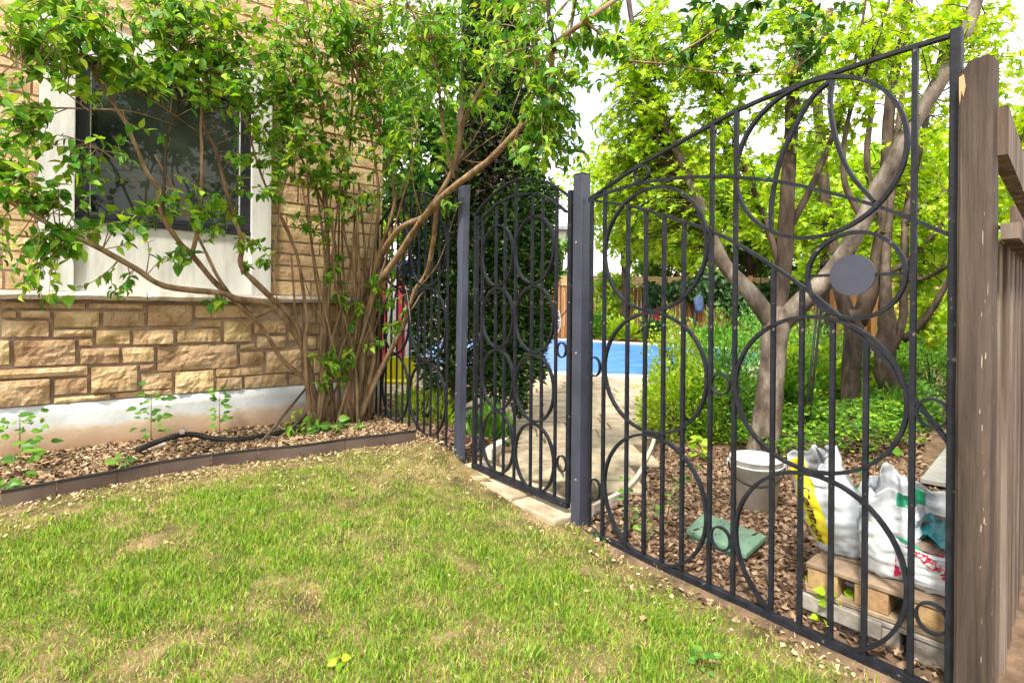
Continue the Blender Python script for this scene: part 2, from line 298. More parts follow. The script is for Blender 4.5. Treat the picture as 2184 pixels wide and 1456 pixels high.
def concrete_mat():
    m = mat('painted_concrete', (0.55, 0.57, 0.57), (0.70, 0.72, 0.72), 4, 0.85, 0.35, 26)
    nt = m.node_tree; n = nt.nodes; l = nt.links; b = n['Principled BSDF']; src = b.inputs['Base Color'].links[0].from_socket
    ge = n.new('ShaderNodeNewGeometry'); sp = n.new('ShaderNodeSeparateXYZ'); l.new(ge.outputs['Position'], sp.inputs[0])
    nz_ = n.new('ShaderNodeTexNoise'); nz_.inputs['Scale'].default_value = 3.2; nz_.inputs['Detail'].default_value = 7; l.new(ge.outputs['Position'], nz_.inputs['Vector'])
    ma = n.new('ShaderNodeMath'); ma.operation = 'MULTIPLY_ADD'; ma.inputs[1].default_value = -0.20; l.new(nz_.outputs['Fac'], ma.inputs[0]); l.new(sp.outputs['Z'], ma.inputs[2])
    mr = n.new('ShaderNodeMapRange'); mr.inputs['From Min'].default_value = 0.255; mr.inputs['From Max'].default_value = 0.07; l.new(ma.outputs[0], mr.inputs['Value'])
    r2 = n.new('ShaderNodeValToRGB'); r2.color_ramp.elements[0].color = (0.62, 0.50, 0.36, 1); r2.color_ramp.elements[1].color = (0.34, 0.20, 0.11, 1); l.new(mr.outputs[0], r2.inputs['Fac'])
    r3 = n.new('ShaderNodeValToRGB'); r3.color_ramp.elements[0].position = 0.0; r3.color_ramp.elements[1].position = 0.25; l.new(mr.outputs[0], r3.inputs['Fac'])
    mm = n.new('ShaderNodeMix'); mm.data_type = 'RGBA'; l.new(r3.outputs['Color'], mm.inputs[0]); l.new(src, mm.inputs[6]); l.new(r2.outputs['Color'], mm.inputs[7]); l.new(mm.outputs[2], b.inputs['Base Color'])
    return m
M['concrete'] = concrete_mat()      # splashed soil stains the foot of the white paint

# ------------------------------------------------------------------ leaves and foliage
LEAF_OVATE = (np.array([(0, 0, 0), (-.27, .16, .05), (.27, .16, .05), (-.33, .38, .06), (.33, .38, .06), (0, .42, -.01), (-.17, .74, .01), (.17, .74, .01), (0, 1.0, -.10)], float),
              np.array([(0, 5, 1), (0, 2, 5), (1, 5, 3), (2, 4, 5), (3, 5, 6), (4, 7, 5), (6, 5, 8), (5, 7, 8)]))
LEAF_CURL = (np.array([(0, 0, 0), (-.20, .15, .11), (.22, .18, .09), (-.24, .40, .15), (.27, .42, .12), (.02, .40, .0), (-.12, .72, .05), (.16, .70, .02), (.05, .93, -.26)], float), LEAF_OVATE[1])
LEAF_SMALL = (np.array([(0, 0, 0), (-.30, .42, .06), (.30, .42, .06), (0, .5, -.01), (0, 1.0, -.07)], float),
              np.array([(0, 3, 1), (0, 2, 3), (1, 3, 4), (2, 4, 3)]))
LEAF_LOBED = (np.array([(0, 0, 0), (-.42, .10, .05), (-.22, .36, .02), (-.55, .62, .05), (-.16, .66, .0), (0, 1.05, -.08), (.16, .66, .0), (.55, .62, .05), (.22, .36, .02), (.42, .10, .05), (0, .45, -.02)], float),
              np.array([(0, 10, 1), (1, 10, 2), (2, 10, 3), (3, 10, 4), (4, 10, 5), (5, 10, 6), (6, 10, 7), (7, 10, 8), (8, 10, 9), (9, 10, 0)])[:, ::-1])
SPRAY = (np.array([(0, 0, 0), (-.16, .35, .02), (.16, .35, -.02), (-.10, .75, -.03), (.1, .7, .03), (0, 1.0, -.08)], float),
         np.array([(0, 2, 1), (1, 2, 4), (1, 4, 3), (3, 4, 5)]))
def unit(a): return a / np.maximum(np.linalg.norm(a, axis=-1, keepdims=True), 1e-9)
def leaf_frames(dirs, nrm, sizes):
    y = unit(dirs); x = unit(np.cross(y, nrm)); z = np.cross(x, y)
    return np.stack([x, y, z], axis=2) * sizes[:, None, None]
def leaf_mesh(shape, pos, frames):
    V, T = shape; n = len(pos)
    v = np.einsum('nij,kj->nki', frames, V) + pos[:, None, :]
    f = (T[None] + (np.arange(n) * len(V))[:, None, None]).reshape(-1, 3)
    return v.reshape(-1, 3), f
def shared_leaf(shape, name, m):
    me = bpy.data.meshes.new(name); me.from_pydata(shape[0].tolist(), [], shape[1].tolist()); me.materials.append(m); me.update(); return me
def foliage(parent, nodes, targets, lcfg, twig_mat, twig_r=0.0035, sag=0.1, leaf_parts=0, lname='leaves'):
    """nodes: (n,3) points on limbs; targets: (m,3) twig ends. A twig is grown from limb to target and leaves sit in pairs along it."""
    nodes = np.asarray(nodes); mb = MB(); P, D, N, S = [], [], [], []
    shape, smin, smax, per, material = lcfg
    for t in targets:
        dist = np.linalg.norm(nodes - t, axis=1) + RNG.uniform(0, 0.25, len(nodes)); a = nodes[dist.argmin()]
        L = np.linalg.norm(t - a)
        mid = (a + t) / 2 + RNG.normal(0, 0.10, 3) * L + np.array([0, 0, sag * L])
        pts = spline([a, mid, t], 3)
        mb.tube(pts, np.linspace(twig_r * min(2.2, 0.8 + L), twig_r * 0.35, len(pts)), 4, cap=False)
        k = int(per * RNG.uniform(0.6, 1.4)) + 1; PT = np.array(pts)
        for i in range(k):
            u = 1 - (i / k) ** 1.1 * min(0.75, 0.45 / max(L, 0.25)); q = u * (len(pts) - 1); j = min(int(q), len(pts) - 2)
            p = PT[j] + (PT[j + 1] - PT[j]) * (q - j); tg = unit(PT[j + 1] - PT[j])
            side = unit(np.cross(tg, RNG.normal(0, 1, 3)))
            P.append(p); D.append(tg * RNG.uniform(0.0, 0.9) + side * RNG.uniform(0.5, 1.1) + np.array([0, 0, RNG.uniform(-0.75, 0.15)]))
            N.append(np.array([RNG.normal(0, .45) - 0.1, RNG.normal(0, .45) - 0.25, 1.0])); S.append(smin + (smax - smin) * RNG.beta(1.6, 2.2))
    P, D, N, S = map(np.array, (P, D, N, S)); Fm = leaf_frames(D, N, S)
    tw = obj('twigs', mb, twig_mat, parent, smooth=True, origin=ORG[parent.name]); tw['kind'] = 'stuff'
    keep = np.ones(len(P), bool)
    if leaf_parts:
        cd = np.linalg.norm(P - np.array([0, 0, EYE]), axis=1) / S
        idx = np.argsort(cd)[:leaf_parts]; keep[idx] = False; me = shared_leaf(shape, 'leaf', material)
        for i in idx:
            o = bpy.data.objects.new('leaf', me); COL.objects.link(o); o.parent = parent
            q = np.eye(4); q[:3, :3] = Fm[i]; q[:3, 3] = P[i] - np.array(ORG[parent.name]); o.matrix_basis = Matrix(q.tolist())
    P, Fm = P[keep], Fm[keep]; Fm[:, :, 0] *= RNG.uniform(.72, 1.12, len(P))[:, None]
    if shape is LEAF_OVATE:
        h_ = len(P) // 2; v1, f1 = leaf_mesh(LEAF_OVATE, P[:h_], Fm[:h_]); v2, f2 = leaf_mesh(LEAF_CURL, P[h_:], Fm[h_:]); v, f = np.vstack([v1, v2]), np.vstack([f1, f2 + len(v1)])
    else: v, f = leaf_mesh(shape, P, Fm)
    lo = obj(lname, (v, f), material, parent, origin=ORG[parent.name]); lo['kind'] = 'stuff'
    return len(P)
def blob_targets(blobs, mode='Y'):
    out = []
    for (x, y, rx, ry, d, dd, n) in blobs:
        for _ in range(n):
            a = RNG.uniform(0, 2 * math.pi); r_ = math.sqrt(RNG.uniform(0, 1)); px, py = x + rx * r_ * math.cos(a), y + ry * r_ * math.sin(a)
            dep = d + RNG.uniform(-dd, dd); out.append(onY(px, py, dep) if mode == 'Y' else onD(px, py, dep))
    return out
def limb(parent, pts, name='branch', m='bark', n=7, sub=5, wob=0.25, nodes=None, every=1, origin=None):
    """pts: (point3, radius)"""
    q = spline([tuple(p) + (r_,) for p, r_ in pts], sub); mb = MB().tube([a[:3] for a in q], [max(a[3], 0.0015) for a in q], n, wob=wob)
    if nodes is not None: nodes.extend([a[:3] for a in q[::every]])
    return obj(name, mb, M[m], parent, smooth=True)

# ================================================================== THE SETTING
XF = 2.03          # iron fence plane
YW = 4.70          # house wall plane
def grid_sheet(name, xs, ys, zf, m, inside=None, dz=0.0, smooth=True):
    vs = []; fs = []; nx, ny = len(xs), len(ys)
    for j in range(ny):
        for i in range(nx): vs.append((xs[i], ys[j], zf(xs[i], ys[j]) + dz))
    for j in range(ny - 1):
        for i in range(nx - 1):
            if inside is None or inside((xs[i] + xs[i + 1]) / 2, (ys[j] + ys[j + 1]) / 2): fs.append((j * nx + i, j * nx + i + 1, (j + 1) * nx + i + 1, (j + 1) * nx + i))
    o = obj(name, (vs, fs), m, None, smooth, origin=(0, 0, 0)); o['kind'] = 'structure'; return o
def in_poly(x, y, poly):
    c = False; j = len(poly) - 1
    for i in range(len(poly)):
        xi, yi = poly[i][0], poly[i][1]; xj, yj = poly[j][0], poly[j][1]
        if (yi > y) != (yj > y) and x < (xj - xi) * (y - yi) / (yj - yi + 1e-12) + xi: c = not c
        j = i
    return c
gx = np.concatenate([[-300, -120, -50, -20, -10, -6, -4], np.arange(-3, 9.01, 0.15), [10, 12, 16, 22, 30, 50, 90, 160, 300]])
gy = np.concatenate([[-300, -120, -50, -20, -10, -6, -4], np.arange(-3, 9.01, 0.15), [10, 12, 16, 22, 30, 50, 90, 160, 300]])
grid_sheet('ground', gx, gy, lambda x, y: ground_z(x, y) + 0.006 * fnoise(x, y, 5), M['soil'])
EDGE = [onZ(px, py, ground_z(1, 3.7) - 0.005) for px, py in [(-260, 1135), (0, 1090), (120, 1066), (250, 1040), (340, 1020), (450, 1003), (550, 990), (640, 981), (735, 966), (820, 955), (887, 946)]]
EDGE = [np.array(p) for p in EDGE]
def edge_y(x):
    for a, b in zip(EDGE[:-1], EDGE[1:]):
        if a[0] <= x <= b[0]: return a[1] + (b[1] - a[1]) * (x - a[0]) / (b[0] - a[0])
    return EDGE[0][1] if x < EDGE[0][0] else EDGE[-1][1]
lx = np.arange(-4.5, 2.06, 0.06); ly = np.arange(-3.0, 3.9, 0.06)
grid_sheet('lawn', lx, ly, lambda x, y: ground_z(x, y) + 0.012 * fnoise(x, y, 6, 3), M['lawn'], inside=lambda x, y: y < edge_y(x) + 0.02 and x < XF - 0.05 + 0.04 * fnoise(x, y, 4), dz=0.014)
bx_ = np.arange(-2.5, 2.2, 0.06); by_ = np.arange(3.5, 4.76, 0.06)
BEDH = lambda x, y: ground_z(x, y) + 0.012 + 0.012 * sm(0, 0.5, y - edge_y(x)) + 0.012 * fnoise(x, y, 5, 9)
grid_sheet('garden_bed', bx_, by_, BEDH, M['soil'], inside=lambda x, y: y > edge_y(x) and y < YW + 0.03)

# patio with paving stones
ZP = 0.065
PAT = [onZ(px, py, ZP)[:2] for px, py in [(1003, 993), (1040, 972), (1092, 932), (1050, 890), (780, 842), (780, 790), (1160, 797), (1300, 803), (1470, 806), (1640, 800), (1640, 822), (1415, 880), (1400, 935), (1374, 1000), (1332, 1050), (1264, 1084), (1220, 1100)]]
xs_ = [p[0] for p in PAT]; ys_ = [p[1] for p in PAT]
patio = grid_sheet('patio', np.arange(2.04, 11, 0.07), np.arange(1.7, 9.8, 0.07), lambda x, y: ZP - 0.014, M['joint'], inside=lambda x, y: in_poly(x, y, PAT), smooth=False)
e1 = RT[:2]; e2 = FW[:2]; cnt = 0; rest = MB(); vrow = 1.2
while vrow < 14:
    hrow = random.choice([0.20, 0.26, 0.32]) * (1 + 0.03 * vrow); urow = -8 + random.random() * 0.3
    while urow < 9:
        wrow = random.uniform(0.26, 0.55) * (1 + 0.03 * vrow); g = 0.008
        c = e1 * (urow + wrow / 2) + e2 * (vrow + hrow / 2)
        if in_poly(c[0], c[1], PAT) and c[0] > XF + 0.17 + wrow * 0.28:
            base = []
            n_ = 3
            per = [(urow + g + (wrow - 2 * g) * k / n_, vrow + g) for k in range(n_)] + [(urow + wrow - g, vrow + g + (hrow - 2 * g) * k / 2) for k in range(2)] + \
                  [(urow + wrow - g - (wrow - 2 * g) * k / n_, vrow + hrow - g) for k in range(n_)] + [(urow + g, vrow + hrow - g - (hrow - 2 * g) * k / 2) for k in range(2)]
            for (u_, v_) in per:
                q = e1 * (u_ + random.uniform(-.010, .010)) + e2 * (v_ + random.uniform(-.010, .010)); base.append(q)
            k = len(base); zt = ZP + random.uniform(-0.003, 0.004); cc = sum(base) / k
            vs = [(*q, ZP - 0.02) for q in base] + [(*q, zt - 0.005) for q in base] + [(*(cc + (q - cc) * 0.965), zt) for q in base]
            fs = [(i, (i + 1) % k, k + (i + 1) % k, k + i) for i in range(k)] + [(k + i, k + (i + 1) % k, 2 * k + (i + 1) % k, 2 * k + i) for i in range(k)] + [tuple(2 * k + i for i in range(k))]
            if cnt < 290: obj('paving_stone', (vs, fs), M['paver'], patio)
            else: rest.add(vs, fs)
            cnt += 1
        urow += wrow
    vrow += hrow
if rest.v: tag(obj('paving_stones', rest, M['paver'], patio), kind='stuff')
# concrete threshold under the gate, in cast lengths
th = thing('threshold', 'low worn concrete strip on the ground under the iron gate', 'threshold', (XF - 0.03, 2.6, 0.0))
for y0, y1, zt in [(2.075, 2.44, 0.052), (2.445, 2.80, 0.066), (2.805, 3.14, 0.079)]:
    bevel(obj('concrete_slab', MB().box((XF - 0.13, y0, -0.05), (XF + 0.16, y1, zt)), M['paver'], th), 0.012)

# pool with its cover
ZC = 0.10
PC = [(940, 786), (1150, 794), (1260, 800), (1390, 803), (1480, 799), (1560, 788), (1620, 770), (1600, 752), (1460, 740), (1330, 733), (1250, 728), (1150, 723), (1050, 720), (960, 720), (900, 740)]
pp = [onZ(x, y, ZC) for x, y in PC]; pp = spline(pp + [pp[0]], 4)[:-1]; pc = sum(pp) / len(pp); k = len(pp)
pool = thing('swimming_pool', 'swimming pool under a bright blue floating cover beyond the patio', 'pool', (pc[0], pc[1], 0.0))
vs = [tuple(p) for p in pp] + [(p[0], p[1], ZC - 0.08) for p in pp]
obj('pool_cover', (vs, [tuple(range(k))] + [(i, (i + 1) % k, k + (i + 1) % k, k + i) for i in range(k)]), M['pool'], pool)
mb = MB(); ring = []
for p in pp:
    d_ = (p - pc); d_[2] = 0; d_ = d_ / np.linalg.norm(d_); ring.append((p + d_ * 0.01, p + d_ * 0.42))
vs = []
for a, b in ring: vs += [(a[0], a[1], ZC - 0.05), (a[0], a[1], ZC + 0.035), (b[0], b[1], ZC + 0.035), (b[0], b[1], ZC - 0.09)]
obj('coping', (vs, [(i * 4 + j, i * 4 + j + 1, ((i + 1) % k) * 4 + j + 1, ((i + 1) % k) * 4 + j) for i in range(k) for j in range(3)]), M['coping'], pool)

# ================================================================== HOUSE
house = thing('house', 'sandstone-clad house wall with white-trimmed window behind the lilac shrub', 'house', (-0.5, YW, 0.0))
HX0, HX1 = -2.6, 2.12
ZF, ZS0, ZS1 = 0.485, 1.185, 1.24            # foundation top, sill
WX0, WX1, WZ0, WZ1 = -0.29, 1.135, ZS1, 3.04  # window surround
obj('wall', MB().box((HX0, YW + 0.02, ZF), (HX1 - 0.02, YW + 4.5, 5.6)), M['mortar'], house)
vs = []; nx, nzz = 90, 8
for j in range(nzz + 1):
    for i in range(nx + 1):
        x = HX0 + (HX1 - HX0) * i / nx; z = -0.05 + (ZF + 0.05) * j / nzz
        vs.append((x, YW - 0.012 + 0.010 * fnoise(x, z, 4, 2) + 0.006 * fnoise(x, z, 13, 5), z))
fs = [(j * (nx + 1) + i, j * (nx + 1) + i + 1, (j + 1) * (nx + 1) + i + 1, (j + 1) * (nx + 1) + i) for j in range(nzz) for i in range(nx)]
b0 = len(vs); vs += [(HX0, YW + 0.03, ZF), (HX1, YW + 0.03, ZF)]
fs.append(tuple([nzz * (nx + 1) + i for i in range(nx + 1)] + [b0 + 1, b0]))
vs += [(HX1, YW + 4.5, -0.05), (HX1, YW + 4.5, ZF)]
fs.append((nx, b0 + 2, b0 + 3, b0 + 1, nzz * (nx + 1) + nx))
obj('foundation', (vs, fs), M['concrete'], house, smooth=True)

def stone_mesh(w, h, seed, proud=0.035, rough=1.0, m_='stone'):
    nx = max(5, min(18, int(w / 0.022))); ny = max(4, min(9, int(h / 0.02))); vs = []; o = seed * 7.31
    rnd = random.Random(seed); tx, ty = rnd.uniform(-.4, .4), rnd.uniform(-.4, .4)
    lift = proud * rnd.uniform(0.55, 1.25)
    for j in range(ny + 1):
        for i in range(nx + 1):
            u, v = i / nx, j / ny; x = (u - .5) * w; z = (v - .5) * h
            eu = min(i, nx - i); ev = min(j, ny - j); e = min(eu, ev)
            if e == 0:
                d = 0.0
                if eu == 0 and ev == 0: x *= 1 - 0.012 / w * 2; z *= 1 - 0.012 / h * 2
                else: x += 0.004 * mnoise.noise(Vector((x * 20 + o, z * 20, 1))); z += 0.004 * mnoise.noise(Vector((x * 20 + o, z * 20, 5)))
            else:
                nn = 1.1 * mnoise.noise(Vector((x * 8 + o, z * 13, o))) + 0.9 * abs(mnoise.noise(Vector((x * 17 + o, z * 26, o + 3)))) + 0.45 * mnoise.noise(Vector((x * 45 + o, z * 45, o + 3)))
                d = lift * (0.74 if e == 1 else 0.95) * (1 + tx * (u - .5) + ty * (v - .5)) + rough * 0.011 * nn
                d = max(d, 0.008)
                if e == 1:
                    if eu == 1: x += (-1 if i == 1 else 1) * w / nx * 0.72
                    if ev == 1: z += (-1 if j == 1 else 1) * h / ny * 0.70
            vs.append((x, -d, z))
    n0 = len(vs); vs2 = [(x, 0.011 if (k % (nx + 1) in (0, nx) or k // (nx + 1) in (0, ny)) else y, z) for k, (x, y, z) in enumerate(vs)]
    fs = [(j * (nx + 1) + i, j * (nx + 1) + i + 1, (j + 1) * (nx + 1) + i + 1, (j + 1) * (nx + 1) + i) for j in range(ny) for i in range(nx)]
    me = bpy.data.meshes.new('stone'); me.from_pydata(vs2, [], fs); me.materials.append(M[m_]); me.update()
    return me
ST = 0
def stone(x0, x1, z0, z1, proud=0.03, rough=1.0, m_='stone', g=0.0042, dy=0.012):
    global ST
    ST += 1
    if x1 - x0 < 0.035 or z1 - z0 < 0.03: return
    link('stone', stone_mesh(x1 - x0 - 2 * g, z1 - z0 - 2 * g, ST, proud, rough, m_), house, ((x0 + x1) / 2, YW + dy, (z0 + z1) / 2))
# lower courses, stone for stone
LOW = [(0, 172, 505, 218), (512, 180, 842, 218), (1130, 190, 1465, 272), (0, 220, 105, 272), (112, 220, 303, 272), (305, 222, 585, 328), (592, 222, 850, 324), (852, 184, 1126, 320),
       (1140, 275, 1292, 322), (1298, 278, 1467, 412), (1472, 276, 1664, 362), (0, 275, 296, 385), (301, 330, 552, 383), (553, 330, 765, 428), (768, 328, 1016, 426), (1024, 324, 1290, 414),
       (-60, 392, 66, 545), (72, 388, 449, 550), (452, 385, 546, 433), (459, 437, 702, 540), (704, 430, 903, 530), (907, 418, 1385, 572), (1390, 414, 1486, 452), (1390, 456, 1536, 546),
       (1490, 368, 1666, 446), (1542, 452, 1756, 588), (-60, 552, 521, 616), (523, 542, 806, 702), (808, 534, 903, 580), (813, 582, 1008, 687), (1015, 570, 1250, 720), (1254, 553, 1534, 606),
       (1254, 609, 1412, 700), (1417, 592, 1671, 684), (1675, 588, 1800, 668), (-60, 620, 302, 798), (308, 610, 517, 714), (305, 714, 652, 774), (656, 687, 1008, 744)]
low = []
for (a, b, c, d) in LOW:
    a, c = a / 2.73, c / 2.73; b, d = b / 2.73 + 580, d / 2.73 + 580
    p0 = onY(a, (b + d) / 2, YW); p1 = onY(c, (b + d) / 2, YW); q0 = onY((a + c) / 2, b, YW); q1 = onY((a + c) / 2, d, YW)
    z0, z1 = max(q1[2], ZF + 0.004), min(q0[2], ZS0 - 0.002)
    low.append((p0[0], p1[0], z0, z1)); stone(p0[0], p1[0], z0, z1, 0.036 + 0.12 * max(0, (z1 - z0) - 0.12), 1.3)
def course_fill(x0, x1, z0, z1, holes=(), lmin=0.16, lmax=0.36, hs=(0.085, 0.105, 0.125)):
    z = z0
    while z < z1 - 0.03:
        h = random.choice(hs); h = h if z1 - (z + h) > 0.05 else z1 - z; x = x0 - random.random() * 0.2
        while x < x1:
            l_ = random.uniform(lmin, lmax); l_ = l_ if x1 - (x + l_) > 0.08 else x1 - x; segs = [(max(x, x0), x + l_)]
            for (a, b, c, d) in holes:
                new = []
                for (s, e) in segs:
                    if z + h - 0.015 > c and z + 0.015 < d and e > a and s < b:
                        if s < a: new.append((s, a))
                        if e > b: new.append((b, e))
                    else: new.append((s, e))
                segs = new
            for s, e in segs: stone(s, e, z, z + h, *((0.011, 0.55, 'stone_pale', 0.003, 0.015) if z > ZS0 else (0.020, 0.9)))
            x += l_
        z += h
xl = min(l_[0] for l_ in low); xr = onY(1672 / 2.73, 745, YW)[0]
course_fill(xr + 0.13, HX1, ZF, ZS0 - 0.003, lmin=0.14, lmax=0.30)
course_fill(xr, xr + 0.13, 0.86, ZS0 - 0.003, lmin=0.13, lmax=0.14)
course_fill(-1.0, xl, ZF, ZS0 - 0.003)
course_fill(-0.85, HX1, ZS1, 4.45, holes=[(WX0, WX1, WZ0, WZ1)], lmin=0.18, lmax=0.42, hs=(0.10, 0.125, 0.15))
# sill band of slabs
xs_s = [-2.6, -0.82, 0.30, 1.17, 1.62, HX1 + 0.03]
for a, b in zip(xs_s[:-1], xs_s[1:]):
    n_ = max(6, int((b - a) / 0.04)); vs = []
    for i in range(n_ + 1):
        x = a + 0.003 + (b - a - 0.006) * i / n_
        for (yy, zz) in ((YW + 0.03, ZS0), (YW - 0.085, ZS0), (YW - 0.10, (ZS0 + ZS1) / 2), (YW - 0.08, ZS1), (YW + 0.03, ZS1)):
            vs.append((x, yy + (0.012 * fnoise(x, zz, 18, 4) if yy < YW else 0), zz + (0.006 * fnoise(x, yy, 15, 8) if yy < YW else 0)))
    fs = [(i * 5 + j, i * 5 + j + 1, (i + 1) * 5 + j + 1, (i + 1) * 5 + j) for i in range(n_) for j in range(4)] + [(4, 3, 2, 1, 0), tuple(n_ * 5 + j for j in range(5))]
    obj('sill_slab', (vs, fs), M['sill'], house)
# window
win = thing('window', 'x', 'x', (0.42, YW, ZS1)); del win['label']; del win['category']
win.parent = house; win.location = Vector((0.42, YW, ZS1)) - ORG['house']
IX0, IX1 = -0.105, 0.985
GZ0, GZ1 = 1.755, 2.83
yt = YW - 0.045
for nm, lo, hi in [('trim_board', (WX0, yt, ZS1 + 0.001), (IX0, YW + 0.04, GZ1 + 0.002)), ('trim_board', (IX1, yt, ZS1 + 0.001), (WX1, YW + 0.04, GZ1 + 0.002)),
                   ('trim_board', (WX0 - 0.02, yt - 0.012, GZ1 + 0.003), (WX1 + 0.02, YW + 0.04, WZ1))]:
    bevel(obj(nm, MB().box(lo, hi), M['trim'], win), 0.005)
obj('apron_panel', MB().box((IX0 + 0.001, YW - 0.005, ZS1 + 0.001), (IX1 - 0.001, YW + 0.04, GZ0 - 0.042)), M['trim'], win)
bevel(obj('window_ledge', MB().box((IX0 + 0.001, YW - 0.03, GZ0 - 0.041), (IX1 - 0.001, YW + 0.04, GZ0 - 0.012)), M['black_frame'], win), 0.004)
fw = 0.075
for lo, hi in [((IX0 + 0.001, YW - 0.012, GZ0 - 0.011), (IX0 + fw, YW + 0.04, GZ1)), ((IX1 - fw, YW - 0.012, GZ0 - 0.011), (IX1 - 0.001, YW + 0.04, GZ1)),
               ((IX0 + fw + 0.001, YW - 0.012, GZ1 - fw), (IX1 - fw - 0.001, YW + 0.04, GZ1)), ((IX0 + fw + 0.001, YW - 0.012, GZ0 - 0.011), (IX1 - fw - 0.001, YW + 0.04, GZ0 + 0.035))]:
    bevel(obj('window_frame', MB().box(lo, hi), M['black_frame'], win), 0.006)
for lo, hi in [((IX0 + fw, YW + 0.004, GZ0 + 0.036), (IX0 + fw + 0.008, YW + 0.03, GZ1 - fw)), ((IX1 - fw - 0.008, YW + 0.004, GZ0 + 0.036), (IX1 - fw, YW + 0.03, GZ1 - fw))]:
    obj('glazing_bead', MB().box(lo, hi), M['white_plastic'], win)
obj('pane', MB().box((IX0 + fw + 0.001, YW + 0.012, GZ0 + 0.036), (IX1 - fw - 0.001, YW + 0.019, GZ1 - fw - 0.001)), M['glass'], win)

# ================================================================== IRON FENCE, GATE, POSTS
NX = (1, 0, 0)
def fpt(px, py, X=XF): return tuple(onX(px, py, X))
def bar(px, y_bot, y_top, X=XF, t=0.0155, zb=None):
    a = fpt(px, y_bot, X); b = fpt(px, y_top, X); return MB().box((X - t / 2, a[1] - t / 2, a[2] if zb is None else zb), (X + t / 2, a[1] + t / 2, b[2]))
def ring_mb(y0, y1, z0, z1, X, t=0.012, w=0.019, n=56):
    cy_, cz_, ry, rz = (y0 + y1) / 2, (z0 + z1) / 2, (y1 - y0) / 2 - t / 2, (z1 - z0) / 2 - t / 2
    return MB().strip([(X, cy_ + ry * math.cos(a), cz_ + rz * math.sin(a)) for a in np.linspace(0, 2 * math.pi, n + 1)[:-1]] + [(X, cy_ + ry, cz_)], NX, w, t)
def ring_px(x0, y0, x1, y1, X=XF, t=0.012, w=0.019, circle=True):
    xm, ym = (x0 + x1) / 2, (y0 + y1) / 2
    ya, yb = fpt(x1, ym, X)[1], fpt(x0, ym, X)[1]; yc_px = xm
    zb, zt = fpt(xm, y1, X)[2], fpt(xm, y0, X)[2]
    return ring_mb(ya, yb, zb, zt, X, t, w)
def arc_px(pts, X=XF, t=0.012, w=0.019, sub=5): return MB().strip(spline([fpt(x, y, X) for x, y in pts], sub), NX, w, t)

# --- near fence panel
fp = thing('iron_fence_panel', 'large dark iron fence panel with crescent, solid disc and big rings, right of the gate', 'fence', (XF, 1.2, 0.0))
ZB = -0.004
obj('bottom_rail', MB().box((XF - 0.016, 0.475, ZB - 0.016), (XF + 0.016, 1.985, ZB + 0.016)), M['iron'], fp)
for px, yt_ in [(1256, 426), (1284, 407), (1334, 438), (1372, 446), (1411, 458), (1453, 472), (1512, 266), (1563, 241), (1645, 573), (1706, 612), (1772, 680), (1844, 728), (1943, 103)]:
    obj('upright', bar(px, 1200, yt_, zb=ZB + 0.0165), M['iron'], fp)
for pts in [[(1257, 425), (1355, 359), (1480, 287), (1567, 239), (1663, 197), (1750, 166), (1865, 127), (1947, 101), (2033, 75)],
            [(1257, 429), (1288, 414), (1360, 392), (1432, 381), (1509, 377), (1577, 379), (1658, 387), (1750, 406), (1865, 438), (1937, 465), (2028, 502)],
            [(1257, 427), (1331, 437), (1408, 457), (1509, 490), (1567, 517), (1649, 567), (1721, 618), (1790, 674), (1847, 726), (1892, 771), (1948, 847), (2029, 950)],
            [(1774, 170), (1735, 205), (1701, 260), (1663, 346), (1646, 433), (1645, 490)],
            [(1775, 170), (1771, 231), (1788, 312), (1817, 375), (1865, 430)]]:
    obj('curved_bar', arc_px(pts, XF + 0.001 * len(pts) / 4), M['iron'], fp)
for r_ in [(1289, 396, 1511, 665), (1288, 665, 1511, 927), (1287, 928, 1510, 1206), (1566, 672, 1940, 1013), (1566, 1013, 1940, 1381), (1719, 491, 1937, 683), (1567, 163, 1940, 508)]:
    obj('ring', ring_px(*r_, X=XF - 0.001), M['iron'], fp)
for r_ in [(1255, 760, 1281, 803), (1256, 1020, 1281, 1066), (1516, 795, 1558, 843), (1515, 1122, 1559, 1174), (1952, 848, 2026, 914), (1951, 1284, 2026, 1352), (1352, 352, 1385, 388)]:
    obj('small_ring', ring_px(*r_, X=XF - 0.001, t=0.007, w=0.016), M['iron'], fp)
d0, d1 = fpt(1868, 586), fpt(1770, 587); dz0 = fpt(1819, 630)[2]; dz1 = fpt(1819, 543)[2]
cyd, czd, rd = (d0[1] + d1[1]) / 2, (dz0 + dz1) / 2, (d1[1] - d0[1]) / 2
vs = []; n_ = 48
for xx in (XF - 0.004, XF + 0.004): vs += [(xx, cyd + rd * math.cos(2 * math.pi * i / n_), czd + (dz1 - dz0) / 2 * math.sin(2 * math.pi * i / n_)) for i in range(n_)]
obj('disc', (vs, [tuple(range(n_)), tuple(range(2 * n_ - 1, n_ - 1, -1))] + [(i, (i + 1) % n_, n_ + (i + 1) % n_, n_ + i) for i in range(n_)]), M['slate_metal'], fp)
for a, b in [((1723, 588), (1771, 588)), ((1867, 585), (1935, 583))]:
    p, q = fpt(*a), fpt(*b); obj('disc_bar', MB().box((XF - 0.005, q[1], (p[2] + q[2]) / 2 - 0.005), (XF + 0.003, p[1], (p[2] + q[2]) / 2 + 0.005)), M['iron'], fp)
